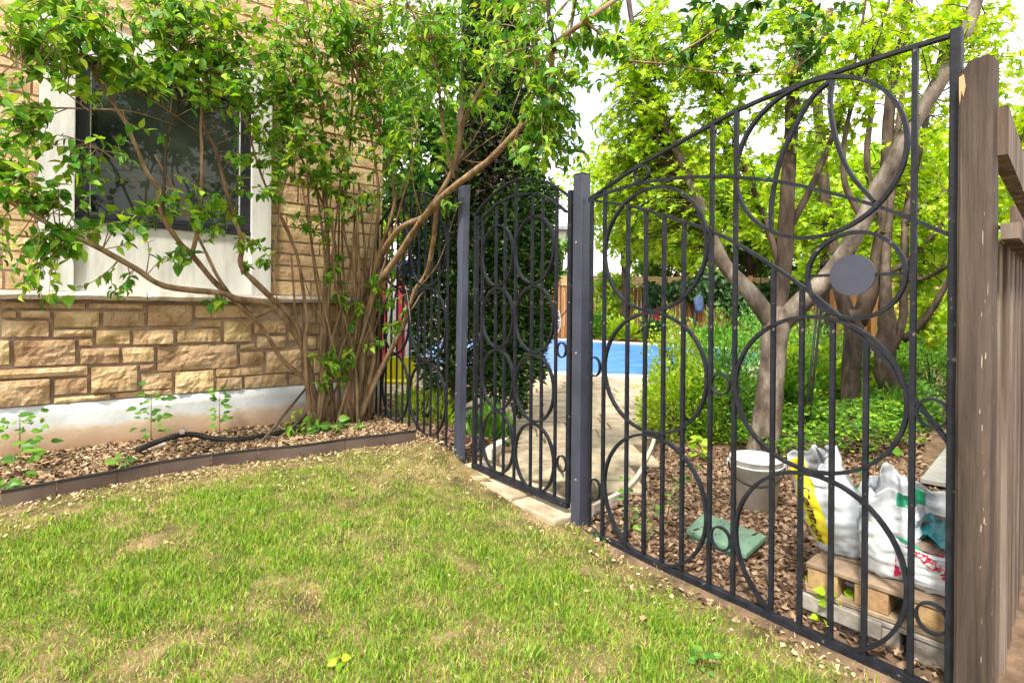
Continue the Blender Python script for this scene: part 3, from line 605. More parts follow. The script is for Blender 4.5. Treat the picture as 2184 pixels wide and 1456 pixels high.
# --- gate
GX = XF - 0.012
gt = thing('iron_gate', 'dark iron garden gate with two columns of four rings between the slate posts', 'gate', (GX, 2.55, 0.1))
gzb = 0.098
gy0, gy1 = fpt(1215, 700, GX)[1], fpt(1012, 700, GX)[1]
obj('bottom_rail', MB().box((GX - 0.016, gy0, gzb - 0.017), (GX + 0.016, gy1, gzb + 0.017)), M['iron'], gt)
for px, yt_ in [(1013, 462), (1214, 408)]:
    obj('stile', bar(px, 900, yt_, GX, 0.026, zb=gzb + 0.0175), M['iron'], gt)
for px, yt_ in [(1026, 470), (1055, 441), (1074, 430), (1097, 384), (1132, 414), (1154, 416), (1184, 399)]:
    obj('upright', bar(px, 900, yt_, GX, 0.0145, zb=gzb + 0.0175), M['iron'], gt)
for pts in [[(1014, 460), (1030, 437), (1056, 412), (1080, 394), (1097, 386), (1129, 382), (1160, 387), (1184, 398), (1214, 418)],
            [(1014, 482), (1027, 470), (1056, 439), (1075, 428), (1097, 418), (1129, 413), (1154, 416), (1184, 432), (1208, 452)]]:
    obj('curved_bar', arc_px(pts, GX), M['iron'], gt)
for r_ in [(1028, 478, 1096, 611), (1028, 612, 1096, 742), (1028, 743, 1096, 875), (1028, 876, 1096, 1010), (1098, 458, 1183, 606), (1098, 607, 1183, 753), (1098, 754, 1183, 901), (1098, 902, 1183, 1050)]:
    obj('ring', ring_px(*r_, X=GX - 0.001), M['iron'], gt)
for r_ in [(1188, 729, 1208, 763), (1188, 970, 1208, 1006), (1015, 711, 1024, 738), (1015, 930, 1024, 960)]:
    obj('small_ring', ring_px(*r_, X=GX - 0.001, t=0.006, w=0.015), M['iron'], gt)
for zz in (0.93, 1.72, 0.33):
    obj('hinge', MB().box((GX - 0.006, gy0 - 0.032, zz - 0.012), (GX + 0.006, gy0 - 0.014, zz + 0.012)), M['iron'], gt)
# --- far panel
ff = thing('iron_fence_panel', 'shadowed dark iron fence panel behind the shrub stems beside the house', 'fence', (XF, 4.0, 0.14))
fyb, fye = fpt(962, 800)[1], 4.66
fz = lambda y: 0.135 + (y - 3.3) * 0.03
p0 = (XF, fyb, fz(fyb)); p1 = (XF, fye, fz(fye))
obj('bottom_rail', MB().strip([p0, p1], NX, 0.03, 0.03), M['iron'], ff)
for px in [803, 812, 823, 834, 846, 858.6, 873.6, 891, 905, 919, 934.6, 953]:
    a = fpt(px, 800); top = 1.86 + 0.22 * math.sin(math.pi * (a[1] - fyb) / (fye - fyb)) if px != 953 else 1.95
    obj('upright', MB().box((XF - 0.007, a[1] - 0.007, fz(a[1]) + 0.0155), (XF + 0.007, a[1] + 0.007, top)), M['iron'], ff)
for x0, x1 in [(873, 952), (815, 872)]:
    ya, yb = fpt(x1, 850)[1], fpt(x0, 850)[1]; h_ = 0.57
    for i in range(3): obj('ring', ring_mb(ya, yb, fz(ya) + 0.03 + i * h_, fz(ya) + 0.03 + (i + 1) * h_, XF - 0.001), M['iron'], ff)
tp = [(XF + 0.001, fyb + (fye - fyb) * t, 1.86 + 0.22 * math.sin(math.pi * t)) for t in np.linspace(0, 1, 20)]
obj('curved_bar', MB().strip(tp, NX, 0.018, 0.012), M['iron'], ff)
# --- posts
pa, pb = fpt(1219, 900, XF - 0.05), fpt(1256, 900, XF - 0.05)
def post(name, label, lo, hi, m, cap=0.0):
    t_ = thing(name, label, 'post', ((lo[0] + hi[0]) / 2, (lo[1] + hi[1]) / 2, lo[2])); o = obj('shaft', MB().box(lo, hi), m, t_); bevel(o, 0.004); return t_
HW = 0.031
my1 = onX(1219, 800, XF - HW)[1]; my0 = onX(1256, 800, XF + HW)[1]
mp_ = post('gate_post', 'square slate-grey metal post on the hinge side of the gate', (XF - HW, my0, -0.08), (XF + HW, my1, 1.855), M['slate_metal'])
bevel(obj('cap', MB().box((XF - HW - .001, my0 - .001, 1.8555), (XF + HW + .001, my1 + .001, 1.862)), M['slate_metal'], mp_), 0.002)
for zz in (0.26, 0.92, 1.5): obj('screw', MB().lathe([(0, 0.0), (0.006, 0.0), (0.006, 0.003), (0.0, 0.004)], (0, 0, 0), 8), M['bolt'], mp_, origin=(0, 0, 0)); bpy.context.scene.collection.objects[-1].matrix_basis = Matrix.Translation(Vector((XF - HW - .001, (my0 + my1) / 2 + 0.01 * zz - .01, zz)) - ORG[mp_.name]) @ Matrix.Rotation(-math.pi / 2, 4, 'Y')
lp = thing('gate_post', 'weathered slate-painted timber post on the latch side of the gate', 'post', (XF, 3.2, 0.08))
a = fpt(993, 980, XF + 0.03)[1]; b = fpt(967, 980, XF - 0.03)[1]
mb = MB()
n_ = 14; vs = []
for i in range(n_ + 1):
    z = 0.05 + (2.0 - 0.05) * i / n_; t_ = i / n_; y0, y1 = a - 0.055 * t_ * 0.6, b - 0.055 * t_ * 0.6
    w_ = 0.003
    for (xx, yy) in ((XF - 0.03, y0), (XF + 0.03, y0), (XF + 0.03, y1), (XF - 0.03, y1)): vs.append((xx + random.uniform(-w_, w_), yy + random.uniform(-w_, w_), z + (random.uniform(-.012, .012) if i == n_ else 0)))
fs = [(i * 4 + j, i * 4 + (j + 1) % 4, (i + 1) * 4 + (j + 1) % 4, (i + 1) * 4 + j) for i in range(n_) for j in range(4)] + [tuple(n_ * 4 + j for j in range(4))]
bevel(obj('shaft', (vs, fs), M['slate'], lp), 0.006)
for zz in (0.16, 0.75, 0.55): obj('screw', MB().box((XF - 0.036, (a + b) / 2 - 0.005, zz), (XF - 0.030, (a + b) / 2 + 0.005, zz + 0.01)), M['bolt'], lp)
ip = tag(bevel(obj('iron_post', MB().box((XF - 0.017, 0.448, -0.06), (XF + 0.017, 0.476, 1.995)), M['iron']), 0.003), 'flat dark iron upright fixed against the brown timber post', 'post')
# brown timber post
wp = thing('timber_post', 'thick brown-stained timber post with flaking edge at the right', 'post', (XF - 0.02, 0.41, -0.06))
PX0 = XF - 0.055; ya = onX(2112, 700, PX0)[1]; yb = 0.4465
vs = []; n_ = 40; cs = 0.008
prof = [(PX0 + cs, ya), (PX0, ya + cs), (PX0, ya + (yb - ya) * .33), (PX0, ya + (yb - ya) * .66), (PX0, yb - cs), (PX0 + cs, yb), (PX0 + 0.088 - cs, yb), (PX0 + 0.088, yb - cs), (PX0 + 0.088, ya + cs), (PX0 + 0.088 - cs, ya)]
kp = len(prof)
for i in range(n_ + 1):
    z = -0.06 + (1.87 + 0.06) * i / n_
    for j, (xx, yy) in enumerate(prof):
        dn = 0.0022 * fnoise(j * 1.7, z, 6, 3); chip_ = 0.004 * max(0, fnoise(z, j, 22, 7)) if j in (0, 1) else 0
        vs.append((xx + dn + chip_, yy + dn + chip_, z + (0.012 * fnoise(j * 2.1, 3, 1.7, 5) - (0.03 if j in (4, 5) else 0) if i == n_ else 0)))
fs = [(i * kp + j, i * kp + (j + 1) % kp, (i + 1) * kp + (j + 1) % kp, (i + 1) * kp + j) for i in range(n_) for j in range(kp)] + [tuple(n_ * kp + j for j in range(kp))]
wsh = obj('shaft', (vs, [f[::-1] for f in fs]), M['post_wood'], wp)
mb = MB()          # flaked paint along the arris
for _ in range(36):
    z = random.uniform(0.1, 1.5); h_ = random.uniform(0.004, 0.03) * (1.6 if 0.9 < z < 1.4 else 0.8); w_ = random.uniform(0.0008, 0.0032)
    if random.random() < 0.6: yy = ya + random.uniform(0.008, 0.016) * random.random() + 0.004; q = [(PX0 - 0.0015, yy, z), (PX0 - 0.0015, yy + w_, z + h_ * .2), (PX0 - 0.0012, yy + w_ * .6, z + h_), (PX0 - 0.0015, yy - w_ * .3, z + h_ * .8)]
    else: xx = PX0 + random.uniform(0.008, 0.05); q = [(xx, ya - 0.003, z), (xx + w_, ya - 0.003, z + h_ * .2), (xx + w_ * .6, ya - 0.003, z + h_), (xx - w_ * .3, ya - 0.003, z + h_ * .8)]
    mb.add(q, [(0, 1, 2, 3)])
tag(obj('paint_flakes', mb, M['paint_flake'], wp), kind='stuff')
vs = [(PX0 - 0.002, yb - 0.003, 1.83), (PX0 - 0.002, yb - 0.014, 1.835), (PX0 - 0.002, yb - 0.018, 1.80), (PX0 - 0.002, yb - 0.013, 1.77), (PX0 - 0.002, yb - 0.009, 1.79), (PX0 - 0.002, yb - 0.005, 1.75), (PX0 - 0.002, yb - 0.003, 1.78)]
obj('split_patch', (vs + [(x + 0.004, y, z) for x, y, z in vs], [tuple(range(7))] + [(i, (i + 1) % 7, 7 + (i + 1) % 7, 7 + i) for i in range(7)]), M['post_bare'], wp)
# brown board fence running away behind the post
bf = thing('board_fence', 'brown vertical-board timber fence running off behind the timber post', 'fence', (2.6, 0.34, 0.0))
fd = Vector((math.sin(R(84)), math.cos(R(84)), 0)); fn = Vector((fd.y, -fd.x, 0)); s0 = Vector((2.14, 0.388, 0)); rotb = Matrix.Rotation(R(6), 3, 'Z')
s = 0.0; i = 0
while s < 7.2:
    w_ = 0.088 if s < 2 else 0.14; c = s0 + fd * (s + w_ / 2) + fn * (0.012 if i % 2 else 0.0)
    o = obj('board', MB().box((c.x - w_ / 2 + 0.003, c.y - 0.008, -0.05), (c.x + w_ / 2 - 0.003, c.y + 0.008, 1.375 + random.uniform(-.012, .012)), rotb, (c.x, c.y, 0)), M['fence_brown'], bf); bevel(o, 0.003, 1)
    s += w_ + 0.004; i += 1
for zz, hh in ((1.36, 0.045), (0.35, 0.09)):
    c = s0 + fd * 3.6 + fn * (0.035 if zz > 1 else -0.035); obj('rail', MB().box((c.x - 3.70, c.y - 0.02, zz), (c.x + 3.6, c.y + 0.02, zz + hh), rotb, (c.x, c.y, 0)), M['fence_brown'], bf)
c = s0 + fd * 3.6 + fn * 0.01
obj('top_beam', MB().box((c.x - 3.70, c.y - 0.02, 1.60), (c.x + 3.6, c.y + 0.02, 1.74), rotb, (c.x, c.y, 0)), M['fence_brown'], bf)
for s in (2.2, 4.4, 6.6):
    c = s0 + fd * s - fn * 0.06; obj('post', MB().box((c.x - 0.045, c.y - 0.045, -0.05), (c.x + 0.045, c.y + 0.045, 1.78), rotb, (c.x, c.y, 0)), M['fence_brown'], bf)

# ================================================================== BACKGROUND BEYOND THE POOL
# back fence, square to the view, boards one by one
DB = 21.0
def dpos(px, d, z): p = onD(px, HC, d); return np.array([p[0], p[1], z])
bk = thing('board_fence', 'orange-stained timber fence of vertical boards standing beyond the pool', 'fence', dpos(1400, DB, 0.0))
yawm = Matrix.Rotation(-YAW, 3, 'Z')
wpx = 8.2; px = 1130.0
while px < 2080:
    a = dpos(px, DB, 0); w_ = wpx / F * DB; top = 2.05 + random.uniform(-.01, .01)
    obj('board', MB().box((a[0], a[1] - 0.012, 0.0), (a[0] + w_ - 0.014, a[1] + 0.012 + random.uniform(0, .015), top), yawm, (a[0], a[1], 0)), M['cedarboard'], bk); px += wpx
for z0, z1, m_ in ((2.06, 2.20, 'lightboard'), (2.21, 2.34, 'lightboard'), (2.35, 2.44, 'lightboard')):
    a = dpos(1130, DB - 0.03, 0); obj('top_board', MB().box((a[0], a[1] - 0.02, z0), (a[0] + 945 / F * DB, a[1] + 0.02, z1), yawm, (a[0], a[1], 0)), M[m_], bk)
for px in (1190, 1322, 1470, 1600, 1730, 1860, 1990):
    a = dpos(px, DB - 0.12, 0); obj('post', MB().box((a[0] - 0.07, a[1] - 0.05, 0), (a[0] + 0.07, a[1] + 0.05, 2.5), yawm, (a[0], a[1], 0)), M['cedarboard'], bk)
# wooden deck steps at the left of the pool
ds = thing('deck_steps', 'pale horizontal boards of a low deck box beyond the pool', 'deck', dpos(1150, 19.6, 0.0))
for i in range(7):
    a = dpos(1140, 19.6, 0); obj('board', MB().box((a[0] - 0.3, a[1] - 0.03, 0.1 + i * 0.15), (a[0] + 0.75, a[1] + 0.03, 0.235 + i * 0.15), yawm, (a[0], a[1], 0)), M['lightboard'], ds)
# houses behind
def far_house(name, label, px0, px1, d, z_eave, z_top, wall_m, roof_m, wins=()):
    a = dpos(px0, d, 0); b = dpos(px1, d, 0); w_ = np.linalg.norm(b - a)
    h = thing(name, label, 'house', dpos((px0 + px1) / 2, d, 0)); about = (a[0], a[1], 0)
    obj('wall', MB().box((a[0], a[1], 0), (a[0] + w_, a[1] + 8, z_eave), yawm, about), M[wall_m], h)
    x0, x1, y0, y1 = a[0] - 0.5, a[0] + w_ + 0.5, a[1] - 0.5, a[1] + 8.5
    vs = [(x0, y0, z_eave), (x1, y0, z_eave), (x1, y1, z_eave), (x0, y1, z_eave), (x0 + 1.5, (y0 + y1) / 2, z_top), (x1 - 1.5, (y0 + y1) / 2, z_top), (x0, y0, z_eave + .2), (x1, y0, z_eave + .2), (x1, y1, z_eave + .2), (x0, y1, z_eave + .2)]
    vs = [tuple(yawm @ (Vector(v) - Vector(about)) + Vector(about)) for v in vs]
    obj('roof', (vs, [(3, 2, 1, 0), (0, 1, 7, 6), (1, 2, 8, 7), (2, 3, 9, 8), (3, 0, 6, 9), (6, 7, 5, 4), (7, 8, 5), (8, 9, 4, 5), (9, 6, 4)]), M[roof_m], h)
    for (u0, u1, z0, z1) in wins:
        o = obj('window', MB().box((a[0] + w_ * u0, a[1] - 0.06, z0), (a[0] + w_ * u1, a[1] + 0.02, z1), yawm, about), M['white_plastic'], h)
        obj('pane', MB().box((a[0] + w_ * u0 + .1, a[1] - 0.08, z0 + .1), (a[0] + w_ * u1 - .1, a[1] - 0.061, z1 - .1), yawm, about), M['far_window'], o)
far_house('house', 'white far house with grey roof seen between cedar and hinge post', 1030, 1206, 36, 6.4, 8.2, 'house_white', 'roof_grey', [(0.70, 0.80, 3.2, 5.0), (0.12, 0.25, 3.2, 5.0)])
far_house('house', 'pale far house with tan roof half hidden behind trees past the pool', 1322, 1560, 40, 2.6, 4.6, 'house_white', 'roof_pink', [(0.2, 0.4, 0.9, 2.2)])

# small things along the back fence
rc = thing('hanging_towel', 'red towel pinned on the back fence, the wider of two', 'towel', dpos(1402, DB - 0.2, 0.85))
def cloth_panel(px, d, z0, z1, w_, m_, parent=None, name='cloth'):
    a = dpos(px, d, 0); vs = []; nx, nz_ = 8, 8
    for j in range(nz_ + 1):
        for i in range(nx + 1):
            u = i / nx - .5; fold = 0.025 * math.sin(i * 1.9 + j * .25); p = a + RT * (u * w_ * (1 - 0.12 * (1 - j / nz_))) - FW * (fold + 0.02)
            vs.append((p[0], p[1], z0 + (z1 - z0) * j / nz_ + 0.02 * math.sin(i * 1.3)))
    fs = [(j * (nx + 1) + i, j * (nx + 1) + i + 1, (j + 1) * (nx + 1) + i + 1, (j + 1) * (nx + 1) + i) for j in range(nz_) for i in range(nx)]
    o = obj(name, (vs, fs), m_, parent, smooth=True); mo = o.modifiers.new('s', 'SOLIDIFY'); mo.thickness = 0.01; return o
cloth_panel(1402, DB - 0.2, 0.72, 1.15, 0.26, M['bag_red'], rc)
rc2 = thing('hanging_towel', 'narrow red towel pinned on the back fence, left of a wider one', 'towel', dpos(1377, DB - 0.2, 0.85)); cloth_panel(1377, DB - 0.2, 0.78, 1.15, 0.12, M['bag_red'], rc2)
wl_ = thing('white_bench', 'small white slab bench in front of the back fence', 'bench', dpos(1450, 17.2, 0.0))
a = dpos(1450, 17.2, 0); obj('seat', MB().box((a[0] - .32, a[1] - .15, .40), (a[0] + .32, a[1] + .15, .46), yawm, (a[0], a[1], 0)), M['white_plastic'], wl_)
for s in (-.26, .26): obj('leg', MB().box((a[0] + s - .03, a[1] - .12, 0.03), (a[0] + s + .03, a[1] + .12, .399), yawm, (a[0], a[1], 0)), M['white_plastic'], wl_)
# white wheel-like hoop leaning on the fence with brown strut
hr = thing('hose_reel', 'white round hose reel by the brown boards beyond the pool', 'hose reel', dpos(1185, 18.9, 0.35))
c = dpos(1186, 18.9, 0.72); vs = []
mb = MB(); mb.tube([c + RT * 0.15 * math.cos(a) + UP * 0.42 * math.sin(a) for a in np.linspace(0, 2 * math.pi, 29)], 0.035, 6, cap=False); obj('rim', mb, M['white_plastic'], hr, True)
mb = MB().tube([c - FW * 0.1, c + FW * 0.1], [0.12, 0.12], 12); obj('hub', mb, M['white_plastic'], hr)
obj('stand', MB().tube([c, c + np.array([0, 0, -0.7])], 0.03, 6), M['steel'], hr)
obj('strut', MB().tube([c + RT * 0.05, c + RT * 0.55 + UP * 0.6], 0.025, 6), M['post_wood'], hr)

# play tent and yellow chair seen through the far panel
pt = thing('play_tent', 'blue-topped red and white striped play tent glimpsed between the shrub stems', 'tent', dpos(842, 10.5, 0.03))
c = dpos(842, 10.5, 0.03)
def bx_y(lo, hi): return MB().box((c[0] + lo[0], c[1] + lo[1], c[2] + lo[2]), (c[0] + hi[0], c[1] + hi[1], c[2] + hi[2]), yawm, (c[0], c[1], 0))
for i in range(5): obj('wall_stripe', bx_y((-0.45 + i * .18, -0.3, 0.0), (-0.45 + i * .18 + .178, 0.3, 1.72)), M['red_plastic'] if i % 2 else M['white_plastic'], pt)
obj('blue_band', bx_y((-0.5, -0.34, 1.725), (0.5, 0.34, 2.02)), M['blue_plastic'], pt)
vs = [(-.5, -.34, 2.021), (.5, -.34, 2.021), (.5, .34, 2.021), (-.5, .34, 2.021), (0, 0, 2.4)]
vs = [tuple(yawm @ Vector((x, y, 0)) + Vector((c[0], c[1], c[2] + z))) for x, y, z in vs]
obj('roof', (vs, [(3, 2, 1, 0), (0, 1, 4), (1, 2, 4), (2, 3, 4), (3, 0, 4)]), M['white_plastic'], pt)
yc = thing('plastic_chair', 'bright yellow plastic child chair behind the far iron panel', 'chair', onZ(845, 850, 0.03))
c = onZ(845, 850, 0.03)
def bx_y(lo, hi): return MB().box((c[0] + lo[0], c[1] + lo[1], c[2] + lo[2]), (c[0] + hi[0], c[1] + hi[1], c[2] + hi[2]), yawm, (c[0], c[1], 0))
bevel(obj('seat', bx_y((-.20, -.17, .20), (.20, .17, .235)), M['yellow_plastic'], yc), 0.01)
bevel(obj('backrest', bx_y((-.20, .14, .236), (.20, .17, .50)), M['yellow_plastic'], yc), 0.01)
for sx in (-.18, .15):
    for sy in (-.16, .13): obj('leg', bx_y((sx, sy, 0), (sx + .03, sy + .03, .199)), M['yellow_plastic'], yc)

# ================================================================== GARDEN BED THINGS (near fence)
# white strip edging of the patio
we = thing('patio_edging', 'white curved edging strip between patio pavers and mulch bed', 'edging', onZ(1340, 1045, 0.03))
q = spline([onZ(x, y, 0.075) for x, y in [(1263, 1083), (1300, 1066), (1332, 1048), (1360, 1018), (1376, 985), (1390, 955), (1398, 925), (1404, 895), (1420, 870)]], 6)
for i in range(0, len(q) - 1, 6):
    seg = q[i:i + 7]; seg = [s_ for s_ in seg]; seg[-1] = seg[-1] + (seg[-2] - seg[-1]) * 0.06
    mb = MB().strip([(s_[0], s_[1], 0.05) for s_ in seg], (0, 0, 1), 0.085, 0.026); obj('edging_stone', mb, M['sill'], we)
we2 = thing('kerb_stones', 'short pale kerb stones round the cedar seen through the gate', 'edging', onZ(1075, 950, 0.03))
q = [onZ(x, y, 0.07) for x, y in [(1040, 975), (1062, 962), (1088, 936), (1094, 912)]]
for a, b in zip(q[:-1], q[1:]): obj('kerb_stone', MB().strip([tuple(a * .97 + b * .03), tuple(a * .03 + b * .97)], (0, 0, 1), 0.12, 0.06), M['coping'], we2)
# bucket
bc = onZ(1612, 1080, 0.035); bk_ = thing('bucket', 'dirty white plastic bucket with black handle at the foot of the pale tree', 'bucket', bc)
BS = 0.90
prof = [(0.0, 0.012), (0.108, 0.012), (0.112, 0.0), (0.118, 0.0), (0.148, 0.30), (0.156, 0.30), (0.158, 0.315), (0.148, 0.318), (0.143, 0.30), (0.112, 0.02), (0.0, 0.02)]
obj('pail', MB().lathe([(a * BS, b * BS) for a, b in prof], bc, 40), M['bucket'], bk_, smooth=True)
obj('rim_band', MB().lathe([(a * BS, b * BS) for a, b in [(0.146, 0.262), (0.154, 0.264), (0.155, 0.272), (0.147, 0.274)]], bc, 40), M['white_plastic'], bk_, smooth=True)
hp = []
toc = np.array([-bc[0], -bc[1], 0]); toc = toc / np.linalg.norm(toc); sd = np.cross(toc, UP)
for a in np.linspace(0, math.pi, 17): hp.append(bc + sd * 0.146 * math.cos(a) + toc * 0.150 * math.sin(a) + UP * (0.245 - 0.09 * math.sin(a)))
obj('handle', MB().tube(hp, 0.0055, 6), M['rubber'], bk_, smooth=True)
for s in (-1, 1): obj('handle_lug', MB().box(tuple(bc + sd * 0.142 * s + UP * 0.235 - 0.010), tuple(bc + sd * 0.142 * s + UP * 0.25 + 0.010)), M['white_plastic'], bk_)
# irrigation valve box
vb = onZ(1545, 1140, 0.03); v_ = thing('valve_box', 'faded green plastic valve box lid set in the mulch bed', 'valve box', (vb[0], vb[1], 0.0))
cs_ = [np.array([*onZ(x, y, 0.08)[:2], 0.0]) for x, y in [(1462, 1128), (1592, 1182), (1636, 1142), (1502, 1090)]]
cc = sum(cs_) / 4
def frus(s0, z0, s1, z1): return ([tuple(cc + (p - cc) * s0 + UP * z0) for p in cs_] + [tuple(cc + (p - cc) * s1 + UP * z1) for p in cs_], [(0, 1, 5, 4), (1, 2, 6, 5), (2, 3, 7, 6), (3, 0, 4, 7), (4, 5, 6, 7), (3, 2, 1, 0)])
bevel(obj('box', frus(0.96, -0.02, 0.90, 0.055), M['valve'], v_), 0.006); bevel(obj('lid', frus(1.0, 0.056, 0.985, 0.081), M['valve'], v_), 0.006)
for k_ in (0, 2):
    p = cc + (cs_[k_] - cc) * 0.72; obj('lid_slot', MB().box((p[0] - .02, p[1] - .006, 0.0811), (p[0] + .02, p[1] + .006, 0.0835)), M['rubber'], v_)
p = cc; mb = MB()
for _ in range(60):
    q_ = cc + (cs_[random.randrange(4)] - cc) * random.uniform(0, .85) + np.array([random.uniform(-.05, .05), random.uniform(-.05, .05), 0]); r_ = random.uniform(.003, .008)
    mb.add([(q_[0] - r_, q_[1], .0825), (q_[0], q_[1] - r_ * .6, .0825), (q_[0] + r_, q_[1] + r_ * .3, .084), (q_[0], q_[1] + r_, .0825)], [(0, 1, 2, 3)])
tag(obj('debris', mb, M['chip'], v_), kind='stuff')

# pallets
def pallet(label, z0, x0, x1, y0, y1, rot, mdeck, mblock, mbot, nslat=5):
    t_ = thing('wooden_pallet', label, 'pallet', ((x0 + x1) / 2, (y0 + y1) / 2, z0), 'stacked pallets'); rm = Matrix.Rotation(R(rot), 3, 'Z'); ab = (x0, y1, 0)
    def b(nm, lo, hi, m_): bevel(obj(nm, MB().box(lo, hi, rm, ab), m_, t_), 0.003, 1)
    w_ = (x1 - x0) / nslat
    for i in range(nslat): b('deck_board', (x0 + i * w_ + (0 if i == 0 else .012), y0, z0 + .094 + random.uniform(0, .002)), (x0 + (i + 1) * w_ - .012, y1, z0 + .112), mdeck)
    for xx in (x0 + .002, (x0 + x1) / 2 - .045, x1 - .092):
        b('bottom_board', (xx, y0, z0), (xx + .09, y1, z0 + .018), mbot)
        for yy in (y0 + .004, (y0 + y1) / 2 - .05, y1 - .104): b('block', (xx + .003, yy, z0 + .0185), (xx + .087, yy + .10, z0 + .0935), mblock)
    return t_
pallet('tan upper pallet carrying the soil bags, with orange end blocks', 0.118, 2.075, 2.72, 0.49, 0.90, 4, M['pallet'], M['pallet_block'], M['pallet'])
pallet('grey weathered lower pallet resting on the mulch under another pallet', 0.004, 2.085, 2.72, 0.485, 0.84, 2, M['grey_wood'], M['grey_wood'], M['grey_wood'])
lg = thing('loose_plank', 'short grey plank leaning against the left front of the pallets', 'plank', (2.075, 0.80, 0.0))
bevel(obj('plank', MB().box((2.062, 0.655, 0.062), (2.078, 0.925, 0.117)), M['grey_wood'], lg), 0.003)
ZT = 0.2315
# bags: a swept sack, with film colours by zone
def bag(label, base, rx, ry, h, lean, seed, zone, mats, mouth=0.75, rot=0.0, name='soil_bag', ripple=1.0, flop=0.0, dip=0.0):
    t_ = thing(name, label, 'bag', base); n, k = 72, 40; vs = []; fs = []; mi = []
    def P(th, t):
        rr = 1.0
        bul = (0.80 + 0.20 * math.sin(min(1, t * 3.2) * math.pi / 2)) * (1 + 0.10 * math.sin(t * math.pi)) * (1 - (1 - mouth) * sm(0.62, 1.0, t))
        sq = (abs(math.cos(th)) ** 3 + abs(math.sin(th)) ** 3) ** (-1 / 3)
        wr = 0.011 * mnoise.noise(Vector((math.cos(th) * 1.2 + seed, math.sin(th) * 1.2, t * 9 + seed))) + 0.007 * mnoise.noise(Vector((math.cos(th) * 2.2 + seed, math.sin(th) * 2.2, t * 30))) - 0.010 * abs(mnoise.noise(Vector((math.cos(th) * 2.6 + seed, math.sin(th) * 2.6 + t * 5, t * 11)))) - 0.006 * abs(mnoise.noise(Vector((math.cos(th) * 6 + seed, math.sin(th) * 6, t * 26))))
        wr += sm(0.55, 1, t) * 0.05 * mnoise.noise(Vector((math.cos(th) * 3.2, math.sin(th) * 3.2 + seed, t * 2.5)))
        r_ = (bul * sq + wr / rx * ripple * 0.9)
        x, y = rx * r_ * math.cos(th), ry * r_ * math.sin(th)
        z = h * t + sm(0.7, 1, t) * h * 0.28 * mnoise.noise(Vector((math.cos(th) * 1.5 + seed * 2, math.sin(th) * 1.5, 4)))
        ca, sa = math.cos(rot), math.sin(rot); x, y = x * ca - y * sa, x * sa + y * ca
        l_ = t ** 1.5
        return Vector((base[0] + x + lean[0] * l_, base[1] + y + lean[1] * l_, base[2] + 0.002 + z - flop * sm(0.8, 1.0, t) * h - dip * h * sm(0.35, 1, t) * (0.5 + 0.5 * math.cos(th))))
    for j in range(k + 1):
        for i in range(n): vs.append(P(2 * math.pi * i / n, j / k))
    for j in range(k):
        for i in range(n): fs.append((j * n + i, j * n + (i + 1) % n, (j + 1) * n + (i + 1) % n, (j + 1) * n + i)); mi.append(zone(2 * math.pi * (i + .5) / n, (j + .5) / k))
    mb = MB(); mb.add(vs, fs); mb.m = mi
    mb.add([vs[i] for i in range(n)], [tuple(range(n - 1, -1, -1))], 0)
    film = obj('sack', mb, mats, t_, smooth=True); so = film.modifiers.new('s', 'SOLIDIFY'); so.thickness = 0.0015
    # contents
    cv = [P(2 * math.pi * i / 24, 0.70) for i in range(24)]; cm = sum(cv, Vector()) / 24
    cv = [cm + (p - cm) * 0.93 for p in cv] + [cm + Vector((0, 0, 0.02))]
    obj('contents', ([tuple(p) for p in cv], [(i, (i + 1) % 24, 24) for i in range(24)]), M['bag_inside'], t_, smooth=True)
    return t_, P
def print_on(parent, P, text, th0, t0, size, aspect, mat_, spin, dth, dt):
    """lettering wrapped on the sack: text x -> (angle, height) by spin"""
    cu = bpy.data.curves.new('t', 'FONT'); cu.body = text; cu.size = 1.0; cu.resolution_u = 3; cu.offset = 0.012
    to = bpy.data.objects.new('t', cu); me = bpy.data.meshes.new_from_object(to); bpy.data.objects.remove(to)
    co = np.array([v.co[:2] for v in me.vertices]); c_ = (co.min(0) + co.max(0)) / 2; vs = []
    for x, y in co - c_:
        a = x * math.cos(spin) - y * math.sin(spin); b = x * math.sin(spin) + y * math.cos(spin); th, t = th0 + a * size * dth, t0 + b * size * dt
        p = P(th, t); e = 0.01; nn = (P(th + e, t) - p).cross(P(th, t + e) - p).normalized(); vs.append(tuple(p + nn * 0.005))
    fs = [tuple(p.vertices) for p in me.polygons]
    return obj('lettering', (vs, fs), mat_, parent)
def angto(base): return math.atan2(-base[1], -base[0])
A = onZ(1800, 1180, ZT); A[2] = ZT; A = A + np.array([.04, .02, 0]); tA = angto(A)
def zA(th, t):
    d = (th + math.pi) % (2 * math.pi) - math.pi
    return 1 if (-0.98 < d < -0.30 and t > 0.10) or (-1.9 < d < -0.3 and 0.78 < t < 0.92) else 0
tb, PA = bag('upright white soil bag with yellow side stripe, leftmost on the pallet', A, 0.105, 0.105, 0.335, (-0.04, 0.10), 3.0, zA, [M['bag_white'], M['bag_yellow']], mouth=0.60, rot=tA)
print_on(tb, PA, 'Compost', -0.62, 0.42, 0.19, 1, M['print_black'], -math.pi / 2 - 0.05, 1.9, 0.85)
B = onZ(1893, 1228, ZT); B[2] = ZT; B = B + np.array([.045, .01, 0]); tB = angto(B)
def zB(th, t):
    d = (th + math.pi) % (2 * math.pi) - math.pi
    if 0.15 < d < 1.15 and 0.05 + 0.3 * max(0, d - .3) < t < 0.42 - 0.2 * abs(d - .7): return 1
    if 0.2 < d < 1.5 and t > 0.84: return 2
    return 0
bag('crumpled white bag with pink and green print, between two other bags', B, 0.085, 0.085, 0.30, (0.02, 0.0), 8.0, zB, [M['bag_white'], M['bag_red'], M['bag_green']], mouth=0.95, rot=tB)
